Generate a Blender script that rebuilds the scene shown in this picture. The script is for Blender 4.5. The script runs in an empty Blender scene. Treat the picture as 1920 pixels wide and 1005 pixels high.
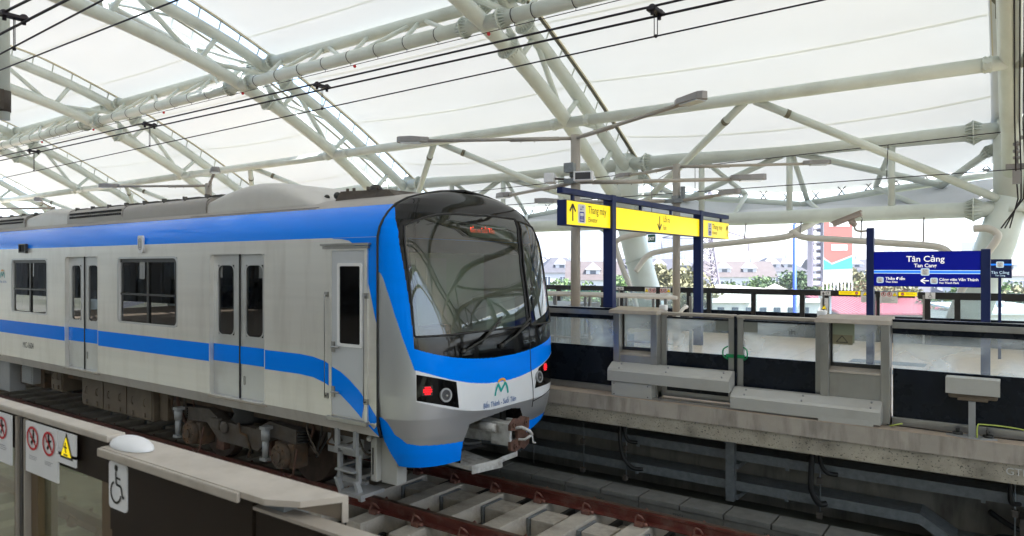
import bpy, bmesh, math, random
from mathutils import Vector, Matrix, Quaternion
random.seed(7)
PI = math.pi
sc = bpy.context.scene
V = Vector
# ------------------------------------------------------------------ camera
cam_d = bpy.data.cameras.new("camera"); cam = bpy.data.objects.new("camera", cam_d)
sc.collection.objects.link(cam); sc.camera = cam
cam_d.sensor_width = 36; cam_d.lens = 36 * 1320 / 1920
cam_d.clip_start = 0.05; cam_d.clip_end = 6000
CAMZ = 2.85
cam.location = (0, 0, CAMZ)
cam.rotation_euler = (math.radians(90 - 0.19), 0, math.radians(35.7))
cam_d.dof.use_dof = True; cam_d.dof.focus_distance = 9.5; cam_d.dof.aperture_fstop = 5.6
# ------------------------------------------------------------------ world, sun, exposure
SUN_EL, SUN_AZ = math.radians(60), math.radians(80)      # azimuth of the sun measured from +Y clockwise
w = bpy.data.worlds.new("World"); sc.world = w; w.use_nodes = True
nt = w.node_tree; sky = nt.nodes.new('ShaderNodeTexSky'); sky.sky_type = 'NISHITA'; sky.sun_disc = False
sky.sun_elevation = SUN_EL; sky.sun_rotation = SUN_AZ; sky.air_density = 1.0; sky.dust_density = 2.0
bg = nt.nodes['Background']; nt.links.new(sky.outputs[0], bg.inputs[0]); bg.inputs[1].default_value = 0.15
sun_d = bpy.data.lights.new("sun", 'SUN'); sun_d.energy = 4.3; sun_d.angle = math.radians(0.5); sun_d.color = (1, .975, .935)
sun = bpy.data.objects.new("sun", sun_d); sc.collection.objects.link(sun)
sd = V((math.sin(SUN_AZ) * math.cos(SUN_EL), math.cos(SUN_AZ) * math.cos(SUN_EL), math.sin(SUN_EL)))
sun.rotation_euler = sd.to_track_quat('Z', 'Y').to_euler()
sc.view_settings.view_transform = 'Standard'; sc.view_settings.look = 'None'
sc.view_settings.exposure = 2.17; sc.view_settings.gamma = 1
sc.cycles.max_bounces = 8; sc.cycles.diffuse_bounces = 4; sc.cycles.glossy_bounces = 4
sc.cycles.transparent_max_bounces = 16; sc.cycles.sample_clamp_indirect = 6
sc.cycles.caustics_reflective = False; sc.cycles.caustics_refractive = False

# ------------------------------------------------------------------ materials
def mat(name, col, rough=.5, metal=0., var=0., scale=3., bump=0., coat=0., stretch=(1, 1, 1), spec=.5,
        dirt=None, dscale=1.2, damt=.5, dstretch=(1, 1, 1), emit=0., rvar=0., speck=None):
    m = bpy.data.materials.new(name); m.use_nodes = True
    n = m.node_tree.nodes; l = m.node_tree.links; b = n['Principled BSDF']
    b.inputs['Base Color'].default_value = (*col, 1); b.inputs['Roughness'].default_value = rough
    b.inputs['Metallic'].default_value = metal; b.inputs['Coat Weight'].default_value = coat
    b.inputs['Coat Roughness'].default_value = .05
    b.inputs['Specular IOR Level'].default_value = spec
    if name == 'blue_paint': b.inputs['Specular Tint'].default_value = (.10, .45, 1, 1)
    if emit: b.inputs['Emission Color'].default_value = (*col, 1); b.inputs['Emission Strength'].default_value = emit
    tc = n.new('ShaderNodeTexCoord'); out = None
    def noise(sc_, st, det=6):
        mp = n.new('ShaderNodeMapping'); mp.inputs['Scale'].default_value = st
        l.new(tc.outputs['Object'], mp.inputs[0])
        t = n.new('ShaderNodeTexNoise'); t.inputs['Scale'].default_value = sc_; t.inputs['Detail'].default_value = det
        t.inputs['Roughness'].default_value = .6
        l.new(mp.outputs[0], t.inputs['Vector']); return t.outputs[0]
    if var or bump or rvar:
        f = noise(scale, stretch)
        if var:
            mr = n.new('ShaderNodeMapRange'); mr.inputs[1].default_value = .3; mr.inputs[2].default_value = .7
            mr.inputs[3].default_value = 1 - var; mr.inputs[4].default_value = 1 + var * .6
            l.new(f, mr.inputs[0])
            mx = n.new('ShaderNodeVectorMath'); mx.operation = 'SCALE'; mx.inputs[0].default_value = col
            l.new(mr.outputs[0], mx.inputs['Scale']); out = mx.outputs[0]
        if rvar:
            mr = n.new('ShaderNodeMapRange'); mr.inputs[1].default_value = .3; mr.inputs[2].default_value = .7
            mr.inputs[3].default_value = max(rough - rvar, 0); mr.inputs[4].default_value = rough + rvar
            l.new(f, mr.inputs[0]); l.new(mr.outputs[0], b.inputs['Roughness'])
        if bump:
            bp = n.new('ShaderNodeBump'); bp.inputs['Strength'].default_value = bump; bp.inputs['Distance'].default_value = .02
            l.new(f, bp.inputs['Height']); l.new(bp.outputs[0], b.inputs['Normal'])
    if dirt:
        f = noise(dscale, dstretch, 8)
        mr = n.new('ShaderNodeMapRange'); mr.inputs[1].default_value = .48; mr.inputs[2].default_value = .72
        mr.inputs[3].default_value = 0; mr.inputs[4].default_value = damt; l.new(f, mr.inputs[0])
        mx = n.new('ShaderNodeMix'); mx.data_type = 'RGBA'; l.new(mr.outputs[0], mx.inputs[0])
        if out: l.new(out, mx.inputs[6])
        else: mx.inputs[6].default_value = (*col, 1)
        mx.inputs[7].default_value = (*dirt, 1); out = mx.outputs[2]
    if speck:
        f = noise(45, (1, 1, 1), 2)
        mr = n.new('ShaderNodeMapRange'); mr.inputs[1].default_value = .60; mr.inputs[2].default_value = .66
        mr.inputs[3].default_value = 0; mr.inputs[4].default_value = .75; l.new(f, mr.inputs[0])
        mx = n.new('ShaderNodeMix'); mx.data_type = 'RGBA'; l.new(mr.outputs[0], mx.inputs[0])
        if out: l.new(out, mx.inputs[6])
        else: mx.inputs[6].default_value = (*col, 1)
        mx.inputs[7].default_value = (*speck, 1); out = mx.outputs[2]
    if out: l.new(out, b.inputs['Base Color'])
    return m

def glassmat(name, tint, gloss=.08, rough=.0, haze=None, hazeamt=.0):
    m = bpy.data.materials.new(name); m.use_nodes = True
    n = m.node_tree.nodes; l = m.node_tree.links; n.remove(n['Principled BSDF'])
    o = n['Material Output']; tr = n.new('ShaderNodeBsdfTransparent'); tr.inputs[0].default_value = (*tint, 1)
    g = n.new('ShaderNodeBsdfGlossy'); g.inputs['Roughness'].default_value = rough; g.inputs[0].default_value = (1, 1, 1, 1)
    ge = n.new('ShaderNodeNewGeometry'); dt = n.new('ShaderNodeVectorMath'); dt.operation = 'DOT_PRODUCT'
    l.new(ge.outputs['Normal'], dt.inputs[0]); l.new(ge.outputs['Incoming'], dt.inputs[1])
    ab = n.new('ShaderNodeMath'); ab.operation = 'ABSOLUTE'; l.new(dt.outputs['Value'], ab.inputs[0])
    om = n.new('ShaderNodeMath'); om.operation = 'SUBTRACT'; om.inputs[0].default_value = 1; l.new(ab.outputs[0], om.inputs[1])
    pw = n.new('ShaderNodeMath'); pw.operation = 'POWER'; pw.inputs[1].default_value = 4; l.new(om.outputs[0], pw.inputs[0])
    ad = n.new('ShaderNodeMath'); ad.operation = 'MULTIPLY_ADD'; ad.inputs[1].default_value = .9; ad.inputs[2].default_value = .05 + gloss
    l.new(pw.outputs[0], ad.inputs[0]); ad.use_clamp = True
    mx = n.new('ShaderNodeMixShader'); l.new(ad.outputs[0], mx.inputs[0]); l.new(tr.outputs[0], mx.inputs[1]); l.new(g.outputs[0], mx.inputs[2])
    last = mx.outputs[0]
    if haze:
        tc = n.new('ShaderNodeTexCoord'); mp = n.new('ShaderNodeMapping'); mp.inputs['Scale'].default_value = (1.2, 1, 2.2)
        mp.inputs['Rotation'].default_value = (0, .5, 0)
        l.new(tc.outputs['Object'], mp.inputs[0])
        t = n.new('ShaderNodeTexNoise'); t.inputs['Scale'].default_value = 1.3; t.inputs['Detail'].default_value = 7; t.inputs['Roughness'].default_value = .45; t.inputs['Distortion'].default_value = .5
        l.new(mp.outputs[0], t.inputs['Vector'])
        mr = n.new('ShaderNodeMapRange'); mr.inputs[1].default_value = .42; mr.inputs[2].default_value = .75
        mr.inputs[3].default_value = hazeamt * .25; mr.inputs[4].default_value = hazeamt; l.new(t.outputs[0], mr.inputs[0])
        d1 = n.new('ShaderNodeBsdfDiffuse'); d1.inputs[0].default_value = (*haze, 1); d2 = n.new('ShaderNodeBsdfTranslucent'); d2.inputs[0].default_value = (*haze, 1)
        d = n.new('ShaderNodeAddShader'); l.new(d1.outputs[0], d.inputs[0]); l.new(d2.outputs[0], d.inputs[1])
        m2 = n.new('ShaderNodeMixShader'); l.new(mr.outputs[0], m2.inputs[0]); l.new(last, m2.inputs[1]); l.new(d.outputs[0], m2.inputs[2]); last = m2.outputs[0]
    l.new(last, o.inputs[0]); return m

def fabric(name, t, r):
    m = bpy.data.materials.new(name); m.use_nodes = True
    n = m.node_tree.nodes; l = m.node_tree.links; n.remove(n['Principled BSDF'])
    a = n.new('ShaderNodeBsdfTranslucent'); a.inputs[0].default_value = (*t, 1)
    d = n.new('ShaderNodeBsdfDiffuse'); d.inputs[0].default_value = (*r, 1)
    tc = n.new('ShaderNodeTexCoord'); mp = n.new('ShaderNodeMapping'); mp.inputs['Scale'].default_value = (.16, .9, .9); l.new(tc.outputs['Object'], mp.inputs[0])
    tx = n.new('ShaderNodeTexNoise'); tx.inputs['Scale'].default_value = 1.1; tx.inputs['Detail'].default_value = 8; tx.inputs['Roughness'].default_value = .65; l.new(mp.outputs[0], tx.inputs[0])
    mr = n.new('ShaderNodeMapRange'); mr.inputs[1].default_value = .3; mr.inputs[2].default_value = .7; mr.inputs[3].default_value = .91; mr.inputs[4].default_value = 1.05; l.new(tx.outputs[0], mr.inputs[0])
    sv = n.new('ShaderNodeVectorMath'); sv.operation = 'SCALE'; sv.inputs[0].default_value = t; l.new(mr.outputs[0], sv.inputs['Scale']); l.new(sv.outputs[0], a.inputs[0])
    ad = n.new('ShaderNodeAddShader'); l.new(a.outputs[0], ad.inputs[0]); l.new(d.outputs[0], ad.inputs[1])
    l.new(ad.outputs[0], n['Material Output'].inputs[0]); return m

M = {}
M['tube'] = mat('painted_steel', (.67, .72, .675), .42, var=.05, scale=1.5, dirt=(.42, .43, .38), dscale=1.1, damt=.35)
M['membrane'] = fabric('membrane', (.086, .0885, .0865), (.64, .65, .64))
M['seam'] = fabric('membrane_seam', (.72, .71, .62), (.1, .1, .09))
M['strip'] = mat('clamp_strip', (.16, .15, .11), .6, var=.25, scale=9)
M['stripedge'] = mat('clamp_edge', (.62, .56, .40), .6)
M['steel_body'] = mat('brushed_steel', (.74, .725, .70), .33, .65, var=.05, scale=1.6, stretch=(.2, 1, 6), rvar=.004,
                      dirt=(.26, .22, .18), dscale=1.3, damt=.22, dstretch=(3, 1, .45))
M['door_steel'] = mat('door_steel', (.58, .59, .605), .32, .7, var=.02, scale=2, stretch=(1, 1, 5), dirt=(.30, .28, .25), damt=.3, dscale=2)
M['cab_white'] = mat('cab_door_white', (.52, .54, .58), .35, .1, var=.04)
M['blue'] = mat('blue_paint', (.0, .225, .98), .14, 0, coat=.0, spec=.22, var=.05, scale=1.5, stretch=(.3, 1, 4))
M['silver'] = mat('silver_paint', (.48, .49, .515), .36, .7, coat=.15, var=.05, scale=1.2)
M['silvershade'] = mat('shaded_silver', (.27, .26, .25), .32, .6, coat=.3, var=.06, scale=1.5)  # unused darker copy of the silver, with shade put into its colour
M['nosewhite'] = mat('nose_white', (.74, .76, .79), .3, 0, coat=.2, var=.03)
M['blackgloss'] = mat('black_gloss', (.004, .004, .0045), .06, 0, coat=.0, spec=.3)
M['rubber'] = mat('rubber', (.012, .012, .013), .6, var=.2)
M['roofgrey'] = mat('roof_grey', (.37, .345, .32), .5, .1, var=.10, scale=2, dirt=(.2, .18, .15), dscale=2, damt=.4)
M['roofdark'] = mat('roof_dark', (.10, .095, .09), .7, var=.25, scale=4)
M['fairing'] = mat('roof_fairing', (.56, .54, .51), .4, .1, var=.07, scale=2, dirt=(.32, .29, .26), dscale=2, damt=.4)
M['vent'] = mat('vent_black', (.02, .02, .02), .8)
M['trainglass'] = glassmat('tinted_glass', (.05, .06, .065), .0)
M['wind'] = glassmat('windscreen_glass', (.34, .41, .35), .03)
M['bogie'] = mat('bogie_grime', (.085, .06, .042), .75, .1, var=.4, scale=6, dirt=(.17, .075, .025), dscale=4, damt=.7, bump=.3)
M['bogiegrey'] = mat('bogie_grey', (.095, .08, .068), .75, .1, var=.3, scale=6, dirt=(.07, .045, .028), dscale=4, damt=.8)
M['box'] = mat('equipment_tan', (.13, .10, .07), .7, 0, var=.25, scale=3, dirt=(.09, .065, .045), dscale=2.5, damt=.7)
M['stepgrey'] = mat('step_grey', (.30, .305, .31), .5, .2, var=.1)
M['wheel'] = mat('wheel_steel', (.07, .05, .04), .5, .6, var=.4, scale=6)
M['interior'] = mat('interior_panel', (.50, .52, .50), .55, var=.04)
M['interior_dk'] = mat('interior_dark', (.05, .055, .06), .6)
M['seatblue'] = mat('seat', (.03, .09, .12), .6)
M['couplerw'] = mat('coupler_white', (.50, .50, .49), .55, .2, var=.2, scale=9, dirt=(.12, .09, .07), dscale=8, damt=.8)
M['rust'] = mat('rusty_steel', (.115, .058, .042), .8, .1, var=.4, scale=12, bump=.4)
M['rail'] = mat('rail_primer', (.125, .026, .018), .45, .15, var=.3, scale=5, stretch=(.4, 1, 1), dirt=(.20, .13, .10), dscale=6, damt=.6)
M['railtop'] = mat('rail_top', (.24, .16, .12), .35, .7, var=.2, scale=4, stretch=(.3, 1, 1))
M['clip'] = mat('clip_rust', (.22, .10, .075), .6, .2, var=.3, scale=20)
M['sleeper'] = mat('sleeper_concrete', (.44, .40, .34), .85, var=.18, scale=7, bump=.25, dirt=(.13, .11, .09), dscale=3, damt=.7)
M['slab'] = mat('slab_concrete', (.38, .33, .27), .9, var=.2, scale=4, bump=.3, dirt=(.10, .085, .07), dscale=1.5, damt=.8)
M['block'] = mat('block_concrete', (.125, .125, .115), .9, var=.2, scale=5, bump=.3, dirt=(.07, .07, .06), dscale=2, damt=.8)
M['deck'] = mat('deck_concrete', (.38, .34, .295), .85, var=.15, scale=3, bump=.25, dirt=(.12, .10, .085), dscale=2.2, damt=.75, dstretch=(2.5, 1, .5))
M['decktop'] = mat('deck_top', (.46, .37, .29), .8, var=.12, scale=4, dirt=(.2, .16, .13), dscale=3, damt=.5)
M['deckrough'] = mat('deck_rough', (.38, .345, .28), .95, var=.2, scale=6, bump=.6, dirt=(.10, .09, .075), dscale=3, damt=.8, speck=(.04, .04, .035))
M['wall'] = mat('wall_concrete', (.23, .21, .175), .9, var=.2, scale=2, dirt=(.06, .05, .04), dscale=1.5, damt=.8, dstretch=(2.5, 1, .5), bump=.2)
M['galv'] = mat('galvanised', (.24, .26, .27), .5, .5, var=.22, scale=14)
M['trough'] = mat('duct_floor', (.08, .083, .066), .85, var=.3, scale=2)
M['stainless'] = mat('stainless', (.36, .355, .345), .32, .75, var=.08, scale=4, stretch=(3, 1, .4), rvar=.05, dirt=(.20, .18, .155), dscale=4, damt=.25)
M['psddark'] = mat('dark_panel', (.006, .009, .016), .28, 0, var=.3, scale=3, rvar=.08, spec=.22)
M['psdblack'] = mat('black_frame', (.013, .013, .014), .35, 0)
M['psdglass'] = glassmat('screen_glass', (.93, .96, .97), .0, haze=(.44, .49, .53), hazeamt=.42)
M['backglass'] = glassmat('back_glass', (.88, .93, .93), .015, haze=(.6, .63, .65), hazeamt=.15)
M['nearglass'] = glassmat('near_glass', (.66, .70, .60), .01, haze=(.50, .50, .40), hazeamt=.16)
M['cap'] = mat('cap_metal', (.37, .33, .285), .5, .3, var=.1, scale=4, dirt=(.28, .23, .19), dscale=5, damt=.5)
M['cover'] = mat('cover_grey', (.44, .435, .41), .5, .25, var=.06, scale=3, dirt=(.3, .28, .25), dscale=3, damt=.4)
M['white'] = mat('white_plastic', (.74, .74, .76), .4, var=.03)
M['signw'] = mat('sticker_white', (.72, .72, .73), .5, dirt=(.5, .5, .48), damt=.3)
M['signblue'] = mat('sign_blue', (.001, .006, .26), .5, spec=.15, emit=.06)  # faint emission added to keep the blue deep under pale reflections
M['postblue'] = mat('post_blue', (.006, .016, .085), .45, spec=.3, var=.08)
M['signcyan'] = mat('sign_cyan', (.01, .17, .80), .4, emit=.2)
M['signpale'] = mat('sign_pale', (.55, .75, .95), .4, emit=.1)
M['yellow'] = mat('sign_yellow', (.88, .66, .003), .35, emit=.16, var=.02)
M['ink'] = mat('ink_black', (.02, .02, .018), .5)
M['inkgrey'] = mat('ink_grey', (.22, .22, .23), .6)
M['txtw'] = mat('text_white', (.85, .85, .85), .5, emit=.12)
M['red'] = mat('red_print', (.55, .02, .03), .5)
M['txtblue'] = mat('text_blue', (.01, .10, .33), .4)
M['teal'] = mat('logo_teal', (.01, .36, .33), .4)
M['orange'] = mat('logo_orange', (.85, .38, .02), .4)
M['green'] = mat('green_handle', (.0, .22, .07), .4, coat=.3)
M['exitgreen'] = mat('exit_green', (.005, .11, .06), .5)
M['taillight'] = mat('tail_light', (.9, .01, .02), .3, emit=.3)
M['taildark'] = mat('tail_lens', (.10, .003, .004), .15, coat=.5)
M['led'] = mat('led_text', (1., .10, .05), .4, emit=.35)
M['ledbg'] = mat('led_panel', (.11, .14, .125), .5)
M['floor'] = mat('platform_tile', (.62, .50, .37), .30, var=.08, scale=1.3)
M['pole'] = mat('pole_beige', (.38, .35, .31), .5, .1, var=.08, scale=2)
M['lampgrey'] = mat('lamp_grey', (.26, .25, .25), .45, .3)
M['lens'] = mat('lamp_lens', (.62, .66, .72), .2)
M['wire'] = mat('wire', (.018, .014, .022), .5, .3)
M['spk'] = mat('speaker_grille', (.05, .05, .055), .7)
M['pvc'] = mat('pvc_pipe', (.62, .585, .53), .45, var=.06, scale=3)
M['skirt'] = mat('eave_panel', (.62, .64, .68), .6, var=.04)
M['cctv'] = mat('cctv_beige', (.34, .29, .26), .55)
M['cable_y'] = mat('cable_green', (.42, .50, .10), .5)
M['dim'] = mat('black_hose', (.015, .015, .015), .55)
M['house'] = mat('house_wall', (.55, .55, .57), .8, var=.05, scale=.3)
M['house2'] = mat('house_cream', (.72, .69, .62), .8, var=.05, scale=.3)
M['roofslate'] = mat('slate_roof', (.045, .047, .062), .7, var=.2, scale=.8)
M['roofbrown'] = mat('brown_roof', (.075, .06, .06), .7, var=.2, scale=.8)
M['roofpink'] = mat('pink_roof', (.40, .11, .14), .6, var=.1, scale=.5, stretch=(8, 1, 1))
M['roofgrn'] = mat('pale_roof', (.45, .48, .50), .6, var=.1)
M['hwin'] = mat('house_window', (.06, .08, .11), .3)
M['tower'] = mat('tower_wall', (.25, .28, .33), .7, var=.1, scale=.02)
M['towerglass'] = mat('tower_glass', (.12, .20, .30), .25)
M['lattice'] = mat('lattice_steel', (.22, .20, .24), .6)
M['bark'] = mat('bark', (.10, .075, .055), .9, var=.3, scale=5)
M['leaf1'] = mat('leaf_green', (.095, .17, .04), .6, var=.4, scale=.6)
M['leaf2'] = mat('leaf_olive', (.17, .165, .08), .65, var=.25, scale=.6)
M['leaf3'] = mat('leaf_dark', (.06, .11, .04), .6, var=.4, scale=.6)
M['ground'] = mat('ground_earth', (.12, .125, .075), .95, var=.4, scale=.05, dirt=(.25, .24, .21), dscale=.02, damt=.8)
M['road'] = mat('asphalt', (.055, .055, .057), .9, var=.15, scale=.5)
M['bbred'] = mat('poster_red', (.42, .13, .11), .6)
M['bbteal'] = mat('poster_teal', (.06, .36, .32), .6)
M['bluepole'] = mat('blue_pole', (.03, .09, .50), .5)

# ------------------------------------------------------------------ mesh helpers
C = sc.collection
BASE = {}
class MB:
    def __init__(s): s.bm = bmesh.new(); s.mi = 0
    def quad(s, ps, mi=None):
        f = s.bm.faces.new([s.bm.verts.new(p) for p in ps]); f.material_index = s.mi if mi is None else mi; return f
    def box(s, a, b, bev=0.):
        x0, y0, z0 = [min(i, j) for i, j in zip(a, b)]; x1, y1, z1 = [max(i, j) for i, j in zip(a, b)]
        return s.hexa([(x0, y0, z0), (x1, y0, z0), (x1, y1, z0), (x0, y1, z0)], [(x0, y0, z1), (x1, y0, z1), (x1, y1, z1), (x0, y1, z1)], bev)
    def hexa(s, lo, hi, bev=0.):
        v = [s.bm.verts.new(p) for p in list(lo) + list(hi)]; n = len(lo)
        fs = [s.bm.faces.new(v[:n][::-1]), s.bm.faces.new(v[n:])]
        for i in range(n):
            j = (i + 1) % n; fs.append(s.bm.faces.new((v[i], v[j], v[n + j], v[n + i])))
        for f in fs: f.material_index = s.mi
        if bev > 0:
            es = {e for f in fs for e in f.edges}
            r = bmesh.ops.bevel(s.bm, geom=list(es), offset=bev, segments=2, affect='EDGES', profile=.6)
            for f in r['faces']: f.material_index = s.mi
        return s
    def prism(s, pts, d):                     # pts: closed loop of 3d points, d: extrusion vector
        d = V(d); return s.hexa([V(p) for p in pts], [V(p) + d for p in pts])
    def obox(s, c, ax, ay, az, bev=0.):       # centre and three half-axis vectors
        c, ax, ay, az = V(c), V(ax), V(ay), V(az)
        return s.hexa([c - ax - ay - az, c + ax - ay - az, c + ax + ay - az, c - ax + ay - az],
                      [c - ax - ay + az, c + ax - ay + az, c + ax + ay + az, c - ax + ay + az], bev)
    def tube(s, pts, r, n=12, caps=True, closed=False):
        pts = [V(p) for p in pts]; rs = r if isinstance(r, (list, tuple)) else [r] * len(pts)
        t0 = (pts[1] - pts[0]).normalized(); up = V((0, 0, 1)) if abs(t0.z) < .9 else V((1, 0, 0))
        nrm = (up - t0 * up.dot(t0)).normalized(); rings = []
        for i, p in enumerate(pts):
            if i == 0: t = (pts[1] - p)
            elif i == len(pts) - 1: t = (p - pts[-2])
            else: t = (pts[i + 1] - p).normalized() + (p - pts[i - 1]).normalized()
            t = t.normalized(); nrm = (nrm - t * nrm.dot(t)).normalized(); b = t.cross(nrm)
            rings.append([s.bm.verts.new(p + (nrm * math.cos(2 * PI * k / n) + b * math.sin(2 * PI * k / n)) * rs[i]) for k in range(n)])
        for i in range(len(rings) - 1):
            for k in range(n):
                f = s.bm.faces.new((rings[i][k], rings[i][(k + 1) % n], rings[i + 1][(k + 1) % n], rings[i + 1][k]))
                f.smooth = True; f.material_index = s.mi
        if caps:
            for rg in (rings[0][::-1], rings[-1]): s.bm.faces.new(rg).material_index = s.mi
        return s
    def ball(s, c, r, n=12, sc3=(1, 1, 1)):
        g = bmesh.ops.create_uvsphere(s.bm, u_segments=n, v_segments=max(6, n // 2), radius=1)
        for v in g['verts']: v.co = V((v.co.x * r * sc3[0], v.co.y * r * sc3[1], v.co.z * r * sc3[2])) + V(c)
        for f in {f for v in g['verts'] for f in v.link_faces}: f.smooth = True; f.material_index = s.mi
        return s
    def ring(s, p, ax, r0, r1, h, n=20):      # flat washer
        ax = V(ax).normalized(); q = V((0, 0, 1)).rotation_difference(ax); L = []
        for (r, z) in ((r0, 0), (r1, 0), (r1, h), (r0, h)):
            L.append([s.bm.verts.new(V(p) + q @ V((r * math.cos(2 * PI * k / n), r * math.sin(2 * PI * k / n), z))) for k in range(n)])
        for i in range(4):
            for k in range(n):
                f = s.bm.faces.new((L[i][k], L[i][(k + 1) % n], L[(i + 1) % 4][(k + 1) % n], L[(i + 1) % 4][k])); f.material_index = s.mi
        return s
    def grid(s, fn, nu, nv, mfn=None, skip=None, smooth=True):
        vs = [[s.bm.verts.new(fn(i / nu, j / nv)) for j in range(nv + 1)] for i in range(nu + 1)]
        for i in range(nu):
            for j in range(nv):
                u, v = (i + .5) / nu, (j + .5) / nv
                if skip and skip(u, v): continue
                f = s.bm.faces.new((vs[i][j], vs[i + 1][j], vs[i + 1][j + 1], vs[i][j + 1])); f.smooth = smooth
                f.material_index = mfn(u, v) if mfn else s.mi
        return s
    def rrect(s, o, rx, uz, w, h, r, nrm, th):   # rounded rectangle plate: o centre, rx/uz unit vectors
        o, rx, uz, nrm = V(o), V(rx), V(uz), V(nrm); pts = []
        for cx, cy, a0 in ((w / 2 - r, h / 2 - r, 0), (-w / 2 + r, h / 2 - r, 90), (-w / 2 + r, -h / 2 + r, 180), (w / 2 - r, -h / 2 + r, 270)):
            for k in range(5):
                a = math.radians(a0 + k * 22.5); pts.append(o + rx * (cx + r * math.cos(a)) + uz * (cy + r * math.sin(a)))
        return s.prism(pts, nrm * th)
    def rframe(s, o, rx, uz, w, h, r, bw, nrm, th):  # rounded frame with a rounded hole
        o, rx, uz, nrm = V(o), V(rx), V(uz), V(nrm)
        def loop(w, h, r):
            P = []
            for cx, cy, a0 in ((w / 2 - r, h / 2 - r, 0), (-w / 2 + r, h / 2 - r, 90), (-w / 2 + r, -h / 2 + r, 180), (w / 2 - r, -h / 2 + r, 270)):
                for k in range(7):
                    a = math.radians(a0 + k * 15); P.append(o + rx * (cx + r * math.cos(a)) + uz * (cy + r * math.sin(a)))
            return P
        A, B_ = loop(w, h, max(r, .005)), loop(w - 2 * bw, h - 2 * bw, max(r - bw * .5, .02)); n = len(A)
        L = [[s.bm.verts.new(p) for p in A], [s.bm.verts.new(p) for p in B_], [s.bm.verts.new(p + nrm * th) for p in B_], [s.bm.verts.new(p + nrm * th) for p in A]]
        for i in range(4):
            for k in range(n):
                f = s.bm.faces.new((L[i][k], L[i][(k + 1) % n], L[(i + 1) % 4][(k + 1) % n], L[(i + 1) % 4][k])); f.material_index = s.mi
        return s

def obj(name, mb, m, parent=None, base=None):
    bm = mb.bm; bmesh.ops.recalc_face_normals(bm, faces=bm.faces[:])
    if parent is None:
        if base is None:
            xs = [v.co for v in bm.verts]
            base = V(((min(v.x for v in xs) + max(v.x for v in xs)) / 2, (min(v.y for v in xs) + max(v.y for v in xs)) / 2, min(v.z for v in xs)))
        base = V(base)
    else: base = BASE[parent.name]
    for v in bm.verts: v.co -= base
    me = bpy.data.meshes.new(name); bm.to_mesh(me); bm.free()
    for mm in (m if isinstance(m, (list, tuple)) else [m]): me.materials.append(mm)
    o = bpy.data.objects.new(name, me); C.objects.link(o)
    if parent is None: o.location = base
    else: o.parent = parent
    BASE[o.name] = base
    return o
def tag(o, label, cat, group=None):
    o['label'] = label; o['category'] = cat
    if group: o['group'] = group
    return o
def thing(name, base, label, cat, group=None):
    o = bpy.data.objects.new(name, None); C.objects.link(o); o.location = base; o.empty_display_size = .2
    BASE[o.name] = V(base); return tag(o, label, cat, group)
def struct(name, mb, m, kind='structure'):
    o = obj(name, mb, m); o['kind'] = kind; return o
def copy_tree(o, parent=None, loc=None, label=None):
    c = o.copy(); C.objects.link(c)
    if parent is not None: c.parent = parent
    if loc is not None: c.location = loc
    if label: c['label'] = label
    BASE[c.name] = V(c.location) if parent is None else BASE[parent.name]
    for ch in list(o.children): copy_tree(ch, c)
    return c

def text_polys(s, size, align='CENTER', bold=0., sx=1.):
    cu = bpy.data.curves.new('txt', 'FONT'); cu.body = s; cu.size = size; cu.align_x = align; cu.align_y = 'BOTTOM_BASELINE'
    cu.offset = bold * size; cu.resolution_u = 3
    o = bpy.data.objects.new('txt', cu); C.objects.link(o)
    dg = bpy.context.evaluated_depsgraph_get(); me = o.evaluated_get(dg).to_mesh()
    vs = [(v.co.x * sx, v.co.y) for v in me.vertices]; fs = [tuple(p.vertices) for p in me.polygons]
    o.evaluated_get(dg).to_mesh_clear(); bpy.data.objects.remove(o); bpy.data.curves.remove(cu)
    return vs, fs
def put_text(mb, s, size, fn, align='CENTER', bold=.01, sx=1.):
    vs, fs = text_polys(s, size, align, bold, sx); B = [mb.bm.verts.new(fn(x, y)) for x, y in vs]
    for f in fs:
        try: mb.bm.faces.new([B[i] for i in f]).material_index = mb.mi
        except ValueError: pass
def plane_fn(o, rx, uz, n=(0, 0, 0), off=0.):
    o, rx, uz, n = V(o), V(rx), V(uz), V(n); return lambda x, y: o + rx * x + uz * y + n * off
def lerp(a, b, t): return a + (b - a) * t
def interp(P, x):
    if x <= P[0][0]: return P[0][1]
    for (a, b), (c, d) in zip(P, P[1:]):
        if x <= c: return b + (d - b) * (x - a) / (c - a)
    return P[-1][1]
def at(u, v, s):                               # world point seen at photo pixel (u, v) at depth s metres (used for the far town)
    a = (u - 960) / 1320; b = (v - 498) / 1320
    return V((s * (-.5835 + .8121 * a), s * (.8121 + .5835 * a), CAMZ - s * b))
X3, Y3, Z3 = V((1, 0, 0)), V((0, 1, 0)), V((0, 0, 1))
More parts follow.
